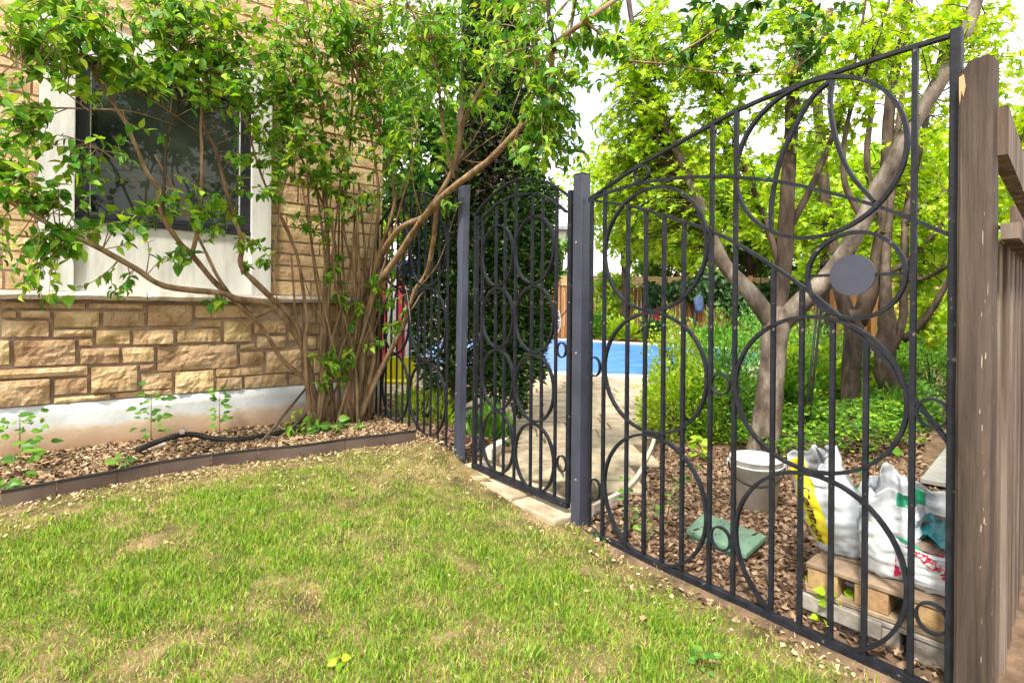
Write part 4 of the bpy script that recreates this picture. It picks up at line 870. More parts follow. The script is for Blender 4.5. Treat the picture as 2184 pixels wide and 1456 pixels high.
Cb = onZ(1998, 1262, ZT); Cb[2] = ZT; Cb = Cb + np.array([.06, .015, 0]); tC = angto(Cb)
def zC(th, t):
    d = (th + math.pi) % (2 * math.pi) - math.pi
    return 1 if (-1.2 < d < -0.1 and t > 0.86) else 0
tb, PC_ = bag('torn white bag with red lettering and teal film inside, nearest the brown post', Cb, 0.115, 0.12, 0.27, (0.06, 0.02), 14.0, zC, [M['bag_white'], M['bag_green']], mouth=1.08, rot=tC, dip=0.42)
print_on(tb, PC_, 'CEDAR', -0.32, 0.50, 0.15, 1, M['print_red'], 2.25, 1.9, 0.95)
print_on(tb, PC_, 'RED', 0.0, 0.72, 0.13, 1, M['print_red'], 2.55, 1.9, 0.95)
print_on(tb, PC_, 'MULCH', 0.02, 0.36, 0.12, 1, M['print_red'], 2.25, 1.9, 0.95)
tf = thing('plastic_film', 'crumpled teal plastic film stuffed in the mouth of the torn bag', 'plastic film', (Cb[0] + 0.03, Cb[1], ZT + 0.18))
vs = []; n_ = 16
for j in range(n_ + 1):
    for i in range(n_ + 1):
        x = (i / n_ - .5) * 0.19; y = (j / n_ - .5) * 0.19; vs.append((Cb[0] + 0.03 + x, Cb[1] + 0.01 + y, ZT + 0.185 + 0.06 * mnoise.noise(Vector((x * 16, y * 16, 2))) + 0.03 * mnoise.noise(Vector((x * 40, y * 40, 7))) - 2.2 * (x * x + y * y)))
o = obj('film', (vs, [(j * (n_ + 1) + i, j * (n_ + 1) + i + 1, (j + 1) * (n_ + 1) + i + 1, (j + 1) * (n_ + 1) + i) for j in range(n_) for i in range(n_)]), M['bag_teal'], tf, smooth=True)
# grey boards lying behind the bags
gb = thing('grey_boards', 'flat grey weathered boards lying on the ground behind the soil bags', 'boards', onZ(2000, 1000, 0.06))
c0 = onZ(1962, 1020, 0.09); c1 = onZ(2042, 922, 0.09); dirb = (c1 - c0); L_ = np.linalg.norm(dirb); dirb = dirb / L_; sid = np.array([dirb[1], -dirb[0], 0])
for i in range(4):
    p = [c0 + sid * (i * 0.15 + .003), c0 + sid * (i * 0.15 + .147), c1 + sid * (i * 0.15 + .147), c1 + sid * (i * 0.15 + .003)]
    obj('plank', ([tuple(v) for v in p] + [tuple(v - UP * 0.025) for v in p], [(0, 1, 2, 3), (7, 6, 5, 4), (0, 4, 5, 1), (1, 5, 6, 2), (2, 6, 7, 3), (3, 7, 4, 0)]), M['grey_plank'], gb)
# two tool handles leaning on the middle tree
for lab, xa, xb, m_ in (('left of two dark tool poles leaning on the middle tree', 1714, 1752, 'steel'), ('right of two dark tool poles leaning on the middle tree', 1722, 1760, 'rubber')):
    a = onZ(xa, 935, 0.03); b = onD(xb, 572, 5.3); t_ = thing('tool_pole', lab, 'pole', a)
    obj('shaft', MB().tube([a, b], 0.011, 8), M[m_], t_, True); obj('grip', MB().tube([b, b + (b - a) * 0.05], 0.016, 8), M['rubber'], t_, True)
# blue cloth bag
bb = thing('cloth_bag', 'blue cloth bag hanging before the vine on the back fence', 'bag', dpos(1491, 12.0, 0.9)); c = dpos(1491, 12.0, 0)
vs = []; n_ = 14
for j in range(9):
    t_ = j / 8
    for i in range(n_):
        a = 2 * math.pi * i / n_; r_ = 0.09 * (0.55 + 0.6 * math.sin(math.pi * (0.12 + 0.75 * (1 - t_)))) * (1 + .12 * math.sin(3 * a + j)); p = c + RT * r_ * math.cos(a) + FW * r_ * 0.5 * math.sin(a); vs.append((p[0], p[1], 1.12 + 0.36 * t_))
obj('pouch', (vs, [(j * n_ + i, j * n_ + (i + 1) % n_, (j + 1) * n_ + (i + 1) % n_, (j + 1) * n_ + i) for j in range(8) for i in range(n_)] + [tuple(range(n_ - 1, -1, -1))]), M['jean'], bb, smooth=True)
obj('strap', MB().tube([c + RT * -.06 + UP * 1.45, c + UP * 1.75, c + RT * .06 + UP * 1.45], 0.01, 5), M['steel'], bb)

# ================================================================== LEFT BED: edging, pipe, stakes
ed = thing('garden_edging', 'jointed brown-black plastic edging between lawn and mulch bed', 'edging', EDGE[5])
fine = spline([tuple(p) for p in EDGE], 4)
for i in range(0, len(fine) - 1, 4):
    seg = [np.array(p) for p in fine[i:i + 5]]; d_ = seg[-1] - seg[0]; seg[0] = seg[0] + (seg[1] - seg[0]) * .03; seg[-1] = seg[-1] + (seg[-2] - seg[-1]) * .03
    w_ = [(s_[0], s_[1], ground_z(s_[0], s_[1]) + 0.040) for s_ in seg]
    o = obj('edging_board', MB().strip(w_, (0, 0, 1), 0.088, 0.016), M['edging'], ed); bevel(o, 0.003, 1)
    obj('edging_cap', MB().strip([(x, y + 0.002, z + 0.050) for x, y, z in w_], (0, 0, 1), 0.012, 0.022), M['edging_dark'], ed)
hz_ = thing('drain_pipe', 'black flexible drain pipe lying along the foot of the wall', 'pipe', (0.6, 4.5, 0.17))
pts = spline([onY(x, y, yy) for x, y, yy in [(292, 960, 4.22), (330, 944, 4.30), (372, 930, 4.34), (410, 926, 4.38), (450, 934, 4.36), (500, 938, 4.26), (560, 930, 4.27), (630, 915, 4.30), (690, 905, 4.32)]], 10)
obj('tube', MB().tube(pts, [0.018 * (1 + 0.12 * (i % 2)) for i in range(len(pts))], 10), M['hose'], hz_, smooth=False)
obj('clip', MB().box(tuple(np.array(pts[24]) + [-.014, -.03, .012]), tuple(np.array(pts[24]) + [.014, .0, .034])), M['bolt'], hz_)
for lab, a, b in (('longer of two dark sticks leaning on the painted foundation', (545, 957, 4.05), (652, 828, 4.64)), ('shorter of two dark sticks leaning on the painted foundation', (590, 940, 4.15), (672, 866, 4.60))):
    p, q = onY(*a), onY(*b); tag(obj('stake', MB().tube([p, (p + q) / 2 + [0.004, 0, 0], q], [.011, .010, .009], 7, wob=.2), M['stake'], None, True), lab, 'stick')
tag(bevel(obj('loose_stone', MB().box((0.28, 4.36, 0.16), (0.40, 4.44, 0.21), Matrix.Rotation(.4, 3, 'Z')), M['sill']), 0.015), 'small pale stone chip beside the black drain pipe', 'stone')

# ================================================================== LILAC SHRUB
lil = thing('lilac_shrub', 'large many-stemmed lilac shrub spreading across the house window and over the gate', 'shrub', (1.74, 4.48, 0.17))
LN = []
def stem(pts, r0, r1, name='stem', m='bark'):
    k = len(pts); limb(lil, [(onY(x, y, yy), r0 + (r1 - r0) * i / (k - 1)) for i, (x, y, yy) in enumerate(pts)], name, m, nodes=LN)
stem([(704, 905, 4.48), (669, 836, 4.46), (646, 742, 4.40), (583, 655, 4.28), (510, 638, 4.15), (471, 625, 4.08), (351, 610, 3.95), (288, 572, 3.88), (202, 524, 3.80), (144, 500, 3.76), (101, 476, 3.74), (20, 430, 3.7), (-60, 380, 3.7)], 0.030, 0.007)
stem([(583, 655, 4.28), (540, 672, 4.26), (510, 649, 4.22), (457, 601, 4.15), (409, 543, 4.10), (385, 519, 4.06), (346, 461, 4.0), (337, 404, 3.98), (312, 365, 3.96), (288, 308, 3.95), (264, 255, 3.95), (207, 168, 3.95), (144, 48, 3.95), (120, -30, 3.95)], 0.022, 0.006)
stem([(646, 742, 4.40), (625, 683, 4.36), (553, 610, 4.25), (514, 567, 4.20), (517, 519, 4.15), (495, 452, 4.10), (476, 380, 4.05), (457, 312, 4.02), (433, 260, 4.0), (420, 120, 4.0)], 0.024, 0.006)
stem([(409, 543, 4.10), (418, 505, 4.05), (428, 433, 4.0), (430, 312, 3.95), (428, 262, 3.92), (440, 130, 3.9)], 0.015, 0.005)
stem([(346, 461, 4.0), (351, 380, 3.95), (356, 298, 3.92), (380, 216, 3.9), (385, 96, 3.88), (370, 48, 3.87), (350, -30, 3.86)], 0.011, 0.006, m='bark_dark')
stem([(688, 912, 4.44), (651, 816, 4.42), (601, 766, 4.38), (560, 700, 4.30), (513, 653, 4.2), (470, 600, 4.12), (430, 520, 4.05), (392, 445, 4.0), (330, 330, 3.95)], 0.021, 0.006)
stem([(664, 925, 4.36), (653, 793, 4.36), (651, 716, 4.34), (655, 694, 4.34), (646, 612, 4.32), (633, 544, 4.28), (605, 476, 4.22), (560, 380, 4.15), (520, 250, 4.1)], 0.019, 0.007)
stem([(678, 908, 4.40), (691, 748, 4.40), (694, 580, 4.38), (700, 558, 4.38), (696, 453, 4.35), (691, 340, 4.33), (680, 200, 4.3), (660, 60, 4.28), (650, -40, 4.26)], 0.023, 0.008)
stem([(732, 895, 4.46), (755, 798, 4.46), (737, 748, 4.46), (728, 630, 4.44), (719, 558, 4.42), (700, 462, 4.38), (640, 330, 4.3), (600, 200, 4.25)], 0.021, 0.007)
stem([(750, 911, 4.42), (755, 793, 4.40), (768, 684, 4.38), (771, 639, 4.38), (750, 558, 4.36), (732, 471, 4.33), (745, 330, 4.3), (752, 165, 4.28), (740, 40, 4.26)], 0.020, 0.007)
stem([(762, 905, 4.50), (773, 820, 4.50), (778, 653, 4.46), (787, 594, 4.45), (807, 453, 4.40), (800, 340, 4.38), (770, 200, 4.35), (720, 60, 4.3)], 0.022, 0.007)
stem([(765, 900, 4.40), (787, 816, 4.38), (798, 748, 4.36), (782, 675, 4.36), (771, 639, 4.38)], 0.024, 0.017)
stem([(745, 908, 4.44), (770, 800, 4.42), (776, 705, 4.38), (800, 620, 4.22), (850, 544, 3.95), (905, 462, 3.55), (968, 399, 3.15), (1040, 345, 2.80), (1106, 277, 2.52), (1160, 223, 2.32), (1176, 150, 2.25), (1183, 96, 2.2), (1248, 46, 2.05), (1340, -20, 1.95)], 0.032, 0.012)
stem([(778, 653, 4.46), (805, 560, 4.25), (850, 490, 3.90), (905, 462, 3.57), (950, 425, 3.3)], 0.026, 0.018)
stem([(932, 437, 3.42), (923, 521, 3.55), (909, 585, 3.72), (886, 621, 3.9), (859, 698, 4.1), (814, 784, 4.3), (760, 907, 4.42)], 0.017, 0.024)
stem([(787, 594, 4.40), (815, 520, 4.2), (840, 440, 4.1), (837, 388, 4.05), (814, 288, 4.0), (775, 204, 3.98), (752, 100, 3.95), (730, -20, 3.95)], 0.018, 0.007)
stem([(905, 462, 3.58), (940, 410, 3.4), (968, 354, 3.3), (987, 262, 3.2), (1010, 219, 3.12), (1041, 165, 3.05), (1106, 96, 2.9), (1175, 42, 2.8), (1240, -30, 2.7)], 0.020, 0.008)
stem([(968, 380, 3.3), (945, 277, 3.25), (935, 180, 3.2), (918, 96, 3.2), (887, 38, 3.2), (856, -20, 3.2)], 0.011, 0.006)
stem([(1160, 223, 2.32), (1190, 170, 2.27), (1210, 100, 2.2), (1225, 20, 2.15), (1235, -40, 2.1)], 0.010, 0.006, m='bark_dark')
stem([(1183, 110, 2.2), (1172, 50, 2.2), (1168, -30, 2.2)], 0.013, 0.010, m='bark_dark')
stem([(1100, 290, 2.55), (1140, 160, 2.45), (1130, 60, 2.4), (1110, -30, 2.4)], 0.008, 0.004)
_k = len(LN)
stem([(1340, 130, 2.0), (1440, 140, 1.85), (1530, 155, 1.75), (1620, 160, 1.7), (1700, 158, 1.65)], 0.006, 0.003)
stem([(1400, 140, 1.95), (1480, 95, 1.8), (1560, 40, 1.7), (1620, -20, 1.6)], 0.007, 0.004)
stem([(1248, 46, 2.05), (1300, 90, 2.02), (1345, 130, 2.0)], 0.007, 0.006)
OV = LN[_k:]
# the dense fan of upright stems at the foot
for i in range(26):
    bx0 = 672 + 118 * random.random(); top = 640 + (i / 25) * 250 + random.uniform(-25, 25); yb_ = random.uniform(4.34, 4.56); yt2 = yb_ - random.uniform(0.0, 0.35) - max(0, top - 800) * .002; ty = random.uniform(330, 560)
    m1 = bx0 + (top - bx0) * .30 + random.uniform(-12, 12); m2 = bx0 + (top - bx0) * .65 + random.uniform(-14, 14); by0 = 904 + (4.5 - yb_) * 60
    stem([(bx0, by0, yb_), (m1, by0 + (ty - by0) * .33, yb_ - .02), (m2, by0 + (ty - by0) * .66, (yb_ + yt2) / 2), (top, ty, yt2)], random.uniform(.010, .019), random.uniform(.005, .009))
# bare arching whips
for pts in [[(583, 580, 4.0), (592, 480, 3.95), (605, 400, 3.9), (640, 330, 3.9)], [(583, 580, 4.0), (590, 640, 4.0), (592, 665, 4.05)], [(0, 115, 3.7), (60, 145, 3.7), (130, 190, 3.75), (200, 245, 3.8)], [(95, 230, 3.8), (180, 232, 3.8), (280, 238, 3.85), (370, 265, 3.9)],
            [(690, 700, 4.3), (650, 600, 4.25), (620, 500, 4.2), (590, 440, 4.2)], [(780, 560, 4.3), (800, 430, 4.2), (830, 330, 4.1)], [(886, 621, 3.88), (935, 560, 3.5), (975, 440, 3.3)], [(905, 480, 3.5), (880, 380, 3.4), (890, 280, 3.3)], [(968, 354, 3.3), (1040, 300, 3.1), (1090, 270, 2.9)], [(968, 354, 3.3), (1020, 280, 3.2), (1060, 200, 3.1)], [(975, 340, 3.3), (1050, 335, 3.0), (1110, 190, 2.9)], [(865, 610, 3.9), (872, 650, 3.85), (876, 690, 3.85)], [(878, 660, 3.8), (900, 625, 3.75), (922, 608, 3.7)],
            [(180, 300, 3.8), (230, 330, 3.8), (300, 390, 3.9)], [(300, 200, 3.85), (350, 230, 3.85), (420, 280, 3.9)]]:
    stem(pts, 0.0050, 0.0025, 'whip')
BL = [(70, 60, 110, 80, 3.9, .25, 34), (190, 120, 130, 90, 3.9, .25, 46), (330, 70, 140, 80, 3.9, .3, 50), (500, 60, 150, 70, 4.0, .3, 52), (440, 165, 130, 60, 3.9, .3, 46), (580, 170, 110, 80, 4.0, .3, 50), (320, 150, 110, 35, 3.85, .25, 20),
      (590, 270, 70, 55, 4.0, .3, 26), (670, 80, 130, 90, 4.1, .3, 56), (660, 220, 90, 80, 4.1, .3, 40), (650, 340, 100, 60, 4.15, .3, 36), (560, 370, 50, 60, 4.0, .25, 14), (30, 280, 70, 80, 3.75, .2, 26), (50, 400, 90, 60, 3.75, .2, 22),
      (150, 390, 70, 40, 3.8, .2, 10), (390, 430, 80, 40, 3.9, .25, 13), (300, 310, 90, 45, 3.85, .2, 4), (470, 470, 70, 40, 4.0, .2, 12), (240, 480, 90, 35, 3.85, .2, 12), (100, 520, 90, 40, 3.75, .15, 12), (100, 620, 70, 25, 3.75, .12, 6),
      (45, 560, 50, 50, 3.7, .15, 6), (245, 625, 25, 16, 3.85, .1, 3), (375, 545, 40, 20, 4.0, .1, 5), (475, 650, 30, 14, 4.1, .08, 2), (540, 540, 40, 40, 4.15, .15, 8), (740, 400, 80, 70, 4.2, .25, 28), (790, 260, 70, 90, 4.1, .3, 30), (790, 110, 100, 90, 4.0, .35, 46),
      (880, 60, 90, 70, 3.6, .4, 42), (880, 180, 70, 70, 3.5, .4, 24), (960, 70, 80, 80, 3.2, .3, 26), (850, 340, 60, 50, 3.8, .3, 10), (1010, 200, 60, 60, 3.1, .25, 12), (1060, 80, 70, 80, 2.9, .3, 24), (1050, 240, 50, 30, 3.0, .2, 5),
      (1170, 150, 60, 60, 2.3, .2, 14), (1175, 270, 60, 50, 2.35, .2, 20), (1150, 345, 50, 22, 2.4, .12, 9), (1200, 330, 30, 40, 2.35, .12, 7), (1240, 130, 60, 60, 2.15, .2, 12), (1290, 60, 60, 60, 2.1, .2, 12), (1130, 40, 80, 50, 2.5, .3, 18), (1330, 90, 40, 60, 2.0, .15, 7),
      (715, 600, 22, 50, 4.25, .08, 5), (740, 660, 30, 40, 4.3, .1, 5), (725, 770, 40, 28, 4.25, .1, 9), (720, 810, 35, 25, 4.25, .08, 5), (810, 600, 30, 40, 4.2, .1, 7), (835, 700, 32, 60, 4.15, .1, 10), (835, 560, 25, 25, 4.2, .1, 3), (690, 480, 60, 40, 4.2, .15, 8),
      (700, 40, 60, 40, 3.7, .2, 12), (250, 30, 200, 40, 3.6, .2, 20), (720, 920, 45, 18, 4.25, .06, 4), (640, 930, 40, 18, 4.2, .06, 6), (965, 435, 8, 25, 3.2, .04, 2)]
BL = [(x, y, rx, ry, d, dd, int(round(n * 1.35))) for x, y, rx, ry, d, dd, n in BL] + [(880, 270, 80, 60, 3.7, .4, 22), (950, 170, 60, 60, 3.3, .3, 16), (820, 180, 60, 80, 3.9, .3, 24), (1000, 60, 70, 60, 3.0, .3, 20), (930, 330, 50, 40, 3.5, .3, 8), (1165, 220, 60, 70, 2.4, .15, 22), (1215, 300, 35, 60, 2.35, .12, 14), (1135, 310, 35, 40, 2.5, .12, 10), (1250, 60, 70, 60, 2.2, .15, 16), (1110, 130, 60, 70, 2.6, .2, 14)]
nleaf = foliage(lil, LN, blob_targets(BL), (LEAF_OVATE, 0.024, 0.098, 8.5, M['leaf']), M['bark'], 0.0034, 0.12, leaf_parts=260)
# larger, darker leaves of the arching branches over the fence, close to the lens
BL2 = [(1610, 25, 70, 50, 1.62, .08, 7), (1700, 60, 60, 60, 1.6, .08, 8), (1790, 20, 60, 40, 1.6, .08, 5), (1440, 120, 60, 30, 1.85, .08, 4), (1560, 140, 60, 20, 1.75, .06, 3), (1730, 120, 25, 40, 1.62, .06, 3), (1500, 40, 60, 40, 1.75, .1, 5)]
foliage(lil, OV, blob_targets(BL2), (LEAF_OVATE, 0.055, 0.10, 8.0, M['leaf_over']), M['bark'], 0.0025, 0.05, lname='overhanging_leaves')

# ================================================================== CEDAR
cb = onZ(958, 900, 0.10); cb[2] = 0.03
ced = thing('cedar_tree', 'tall dark cedar with brown inner twigs standing just behind the gate latch post', 'tree', cb)
CN = []
limb(ced, [((cb[0], cb[1], 0.0), .085), ((cb[0] + .02, cb[1] + .03, .5), .07), ((cb[0] + .06, cb[1] + .02, 1.5), .055), ((cb[0] + .10, cb[1], 2.6), .04), ((cb[0] + .12, cb[1], 3.8), .025), ((cb[0] + .1, cb[1], 5.4), .01)], 'trunk', 'bark_dark', n=10, nodes=CN)
dC = np.dot(cb[:2], FW[:2])
def cedar_pts(n, blobs):
    out = []
    for (x, y, rx, ry, d, dd, w_) in blobs:
        for _ in range(int(n * w_)):
            a = RNG.uniform(0, 2 * math.pi); r_ = math.sqrt(RNG.uniform(0, 1)); out.append(onD(x + rx * r_ * math.cos(a), y + ry * r_ * math.sin(a), d + RNG.uniform(-dd, dd)))
    return np.array(out)
CB1 = [(1085, 620, 95, 200, dC, .35, .26), (1100, 500, 80, 120, dC, .35, .14), (1090, 740, 60, 110, dC, .3, .10), (930, 680, 55, 150, dC, .35, .13), (900, 560, 45, 120, dC, .3, .08), (1000, 620, 60, 230, dC + .15, .3, .22), (1065, 300, 70, 150, dC + .1, .3, .12), (1045, 130, 65, 170, dC + .1, .3, .16), (1095, 120, 50, 150, dC, .3, .08), (1055, -60, 70, 150, dC + .1, .3, .10), (985, 470, 50, 110, dC + .1, .3, .08), (1135, 470, 40, 110, dC - .1, .25, .06), (1120, 640, 50, 150, dC - .1, .25, .08), (1050, 800, 50, 60, dC, .25, .04), (1172, 430, 16, 45, dC - .1, .2, .012), (1178, 560, 14, 50, dC - .1, .2, .014), (1165, 690, 18, 40, dC - .1, .2, .010), (1140, 380, 20, 40, dC, .2, .012), (1105, 850, 18, 40, dC - .1, .15, .010), (1150, 780, 12, 35, dC - .1, .15, .006), (1100, 330, 40, 60, dC, .2, .03), (1010, 330, 30, 60, dC + .1, .2, .025)]
def spray_part(parent, pts, smin, smax, m_, name, down=0.5, shape=SPRAY):
    n = len(pts); axis = np.array(ORG[parent.name]); out = pts - np.array([axis[0], axis[1], 0]); out[:, 2] = 0
    D = unit(out) * 0.7 + RNG.normal(0, .5, (n, 3)); D[:, 2] += RNG.uniform(-down, .5, n); N = RNG.normal(0, 1, (n, 3))
    v, f = leaf_mesh(shape, pts, leaf_frames(D, N, RNG.uniform(smin, smax, n))); return tag(obj(name, (v, f), m_, parent, origin=ORG[parent.name]), kind='stuff')
spray_part(ced, cedar_pts(34000, CB1), 0.03, 0.075, M['cedar'], 'crown')
spray_part(ced, cedar_pts(9000, [(1060, 330, 60, 180, dC + .1, .3, .4), (1000, 420, 60, 100, dC + .1, .3, .25), (1040, 100, 55, 150, dC + .15, .25, .35)]), 0.04, 0.10, M['cedar_dead'], 'dead_twigs', down=1.2)
mb = MB()
for p in cedar_pts(140, CB1): 
    c_ = np.array(CN); z = p[2] - 0.25; a = c_[np.abs(c_[:, 2] - z).argmin()]; mb.tube(spline([a, (a + p) / 2 + RNG.normal(0, .05, 3), p], 3), np.linspace(.012, .003, 7), 4, cap=False)
tag(obj('branches', mb, M['bark_dark'], ced, origin=ORG[ced.name]), kind='stuff')

# ================================================================== GARDEN TREES BEHIND THE FENCE
def tree(name, label, base_px, zg, limbs, blobs, leaf, per, twig_r=0.004, m='bark_smooth', shape=LEAF_LOBED, size=(0.05, 0.09), wob=.15, n=12):
    b = onZ(*base_px, zg); b[2] = zg - 0.02; blobs = [(x, y, rx * 1.05, ry * 1.05, d, dd, int(c_ * 2.1)) for x, y, rx, ry, d, dd, c_ in blobs]; t_ = thing(name, label, 'tree', b); ND = []; tr = np.dot(b[:2], FW[:2])
    for i, (pts, mm) in enumerate(limbs):
        limb(t_, [(onD(x, y, tr + dd), r_) for x, y, dd, r_ in pts], 'trunk' if i == 0 else 'branch', mm, n=n, nodes=ND, wob=wob)
    foliage(t_, ND, blob_targets([(x, y, rx, ry, tr + d, dd, c_) for x, y, rx, ry, d, dd, c_ in blobs], 'D'), (shape, size[0], size[1], per, leaf), M['bark_dark'], twig_r, 0.08, lname='crown')
    return t_
tree('garden_tree', 'smooth pale-barked tree forking low behind the bucket, lime-green leaves', (1628, 972), 0.035,
     [([(1622, 990, 0, .125), (1630, 940, 0, .112), (1640, 850, 0, .098), (1648, 760, 0, .092), (1655, 690, 0, .10), (1660, 655, 0, .09)], 'bark_smooth'),
      ([(1650, 690, 0, .075), (1600, 625, .0, .062), (1548, 568, .05, .055), (1515, 500, .1, .05), (1490, 430, .1, .042), (1460, 360, .15, .037), (1432, 300, .15, .034), (1410, 250, .2, .030), (1372, 160, .25, .025), (1350, 60, .3, .020), (1335, -40, .3, .022)], 'bark_smooth'),
      ([(1655, 680, 0, .06), (1668, 600, .05, .062), (1676, 500, .1, .06), (1680, 400, .1, .055), (1687, 288, .1, .05), (1692, 200, .12, .046), (1712, 90, .15, .04), (1725, -40, .2, .03)], 'bark_dark'),
      ([(1662, 690, 0, .08), (1715, 640, -.1, .075), (1775, 580, -.15, .066), (1830, 490, -.2, .060), (1880, 390, -.25, .056), (1940, 280, -.3, .050), (2000, 180, -.3, .05), (2050, 90, -.3, .045), (2095, -30, -.3, .035)], 'bark_smooth'),
      ([(1676, 500, .1, .03), (1720, 420, .1, .026), (1760, 330, .15, .022), (1800, 220, .2, .018), (1830, 100, .2, .012), (1850, -20, .2, .008)], 'bark_dark'),
      ([(1668, 610, .05, .03), (1655, 540, .1, .024), (1620, 440, .15, .02), (1575, 320, .2, .017), (1530, 200, .3, .013), (1500, 60, .3, .01)], 'bark_dark'),
      ([(1840, 470, -.2, .025), (1800, 380, -.1, .02), (1810, 250, 0, .016), (1860, 120, 0, .012), (1900, -10, 0, .009)], 'bark_dark')],
     [(1350, 260, 90, 80, .4, .4, 26), (1300, 400, 60, 60, .5, .4, 20), (1400, 330, 90, 70, .4, .4, 30), (1450, 210, 100, 70, .3, .4, 34), (1440, 60, 110, 60, .2, .4, 34), (1560, 90, 110, 70, .2, .4, 36), (1620, 210, 100, 70, .3, .4, 30), (1540, 330, 90, 70, .3, .4, 30), (1400, 460, 110, 60, .5, .4, 34), (1560, 450, 80, 60, .3, .4, 22),
      (1740, 120, 90, 70, .2, .4, 22), (1760, 300, 90, 70, .3, .4, 18), (1880, 200, 80, 70, 0, .4, 12), (1900, 60, 90, 60, 0, .4, 14), (2020, 60, 80, 50, -.1, .4, 12), (1480, 540, 80, 40, .5, .3, 14), (1680, 40, 90, 50, .2, .3, 20), (1340, 520, 70, 50, .7, .3, 16), (1330, 140, 60, 60, .3, .3, 12), (1300, 300, 45, 60, .4, .3, 12), (1285, 480, 35, 60, .6, .3, 12), (1420, 150, 90, 60, .2, .4, 20), (1800, 180, 90, 70, .1, .4, 18), (1960, 130, 80, 60, 0, .4, 12)],
     M['leaf_lime'], 10, size=(0.045, 0.08))
tree('garden_tree', 'dark-limbed middle tree with a knot on its trunk behind the tool poles', (1815, 885), 0.035,
     [([(1812, 895, 0, .103), (1815, 800, 0, .090), (1820, 720, 0, .095), (1822, 660, 0, .091)], 'bark_mid'),
      ([(1815, 690, 0, .084), (1790, 610, .1, .068), (1768, 480, .2, .061), (1752, 330, .3, .053), (1745, 180, .3, .046), (1770, 20, .3, .038)], 'bark_dark'),
      ([(1828, 690, 0, .091), (1862, 600, 0, .084), (1885, 480, 0, .076), (1892, 340, .1, .065), (1900, 200, .1, .053), (1930, 60, .1, .042), (1945, -30, .1, .030)], 'bark_dark'),
      ([(1885, 480, 0, .038), (1850, 360, .1, .034), (1860, 220, .2, .027), (1880, 60, .2, .019)], 'bark_dark'),
      ([(1862, 600, 0, .034), (1930, 560, -.2, .027), (1990, 500, -.3, .021), (2040, 440, -.4, .015)], 'bark_dark')],
     [(1700, 420, 90, 70, .6, .5, 22), (1800, 480, 90, 60, .5, .5, 26), (1920, 420, 90, 80, .4, .5, 26), (1990, 560, 60, 60, .3, .5, 20), (1960, 300, 70, 70, .3, .5, 14), (1830, 100, 100, 80, .4, .5, 18), (1960, 120, 80, 80, .4, .5, 14), (1720, 560, 50, 40, .7, .4, 12), (1990, 400, 50, 60, .2, .4, 14)],
     M['leaf_lime'], 8, size=(0.06, 0.11))
tree('garden_tree', 'gnarled squat-trunked tree rightmost behind the iron fence, twigs spreading right', (1905, 893), 0.035,
     [([(1918, 900, 0, .076), (1905, 860, 0, .091), (1890, 800, 0, .097), (1888, 740, 0, .095), (1893, 690, 0, .084), (1888, 620, 0, .053), (1893, 500, .1, .042), (1910, 330, .2, .034), (1930, 150, .2, .023)], 'bark_mid'),
      ([(1900, 740, 0, .061), (1925, 680, 0, .042), (1928, 590, 0, .038), (1935, 450, .1, .034), (1970, 280, .2, .030), (2010, 100, .2, .023)], 'bark_mid'),
      ([(1925, 725, 0, .038), (1965, 690, -.1, .034), (2000, 640, -.2, .027), (2030, 580, -.3, .020), (2060, 500, -.4, .014)], 'bark_dark'),
      ([(1928, 600, 0, .027), (1980, 590, -.1, .021), (2030, 560, -.2, .015), (2080, 510, -.3, .011)], 'bark_dark'),
      ([(1935, 460, 0, .023), (2000, 420, -.1, .017), (2060, 380, -.2, .011), (2170, 330, -.3, .008)], 'bark_dark')],
     [(1990, 680, 50, 60, .3, .4, 18), (1960, 600, 50, 50, .5, .4, 16), (2000, 480, 50, 60, 0, .5, 14), (2160, 300, 60, 90, 0, .5, 26), (2150, 150, 60, 60, 0, .5, 14), (2010, 260, 40, 60, .2, .4, 8), (2170, 420, 40, 60, 0, .4, 12), (2110, 50, 70, 60, .1, .4, 18), (2060, 20, 60, 40, .1, .4, 10)],
     M['leaf_lime'], 8, size=(0.06, 0.11), wob=.3)

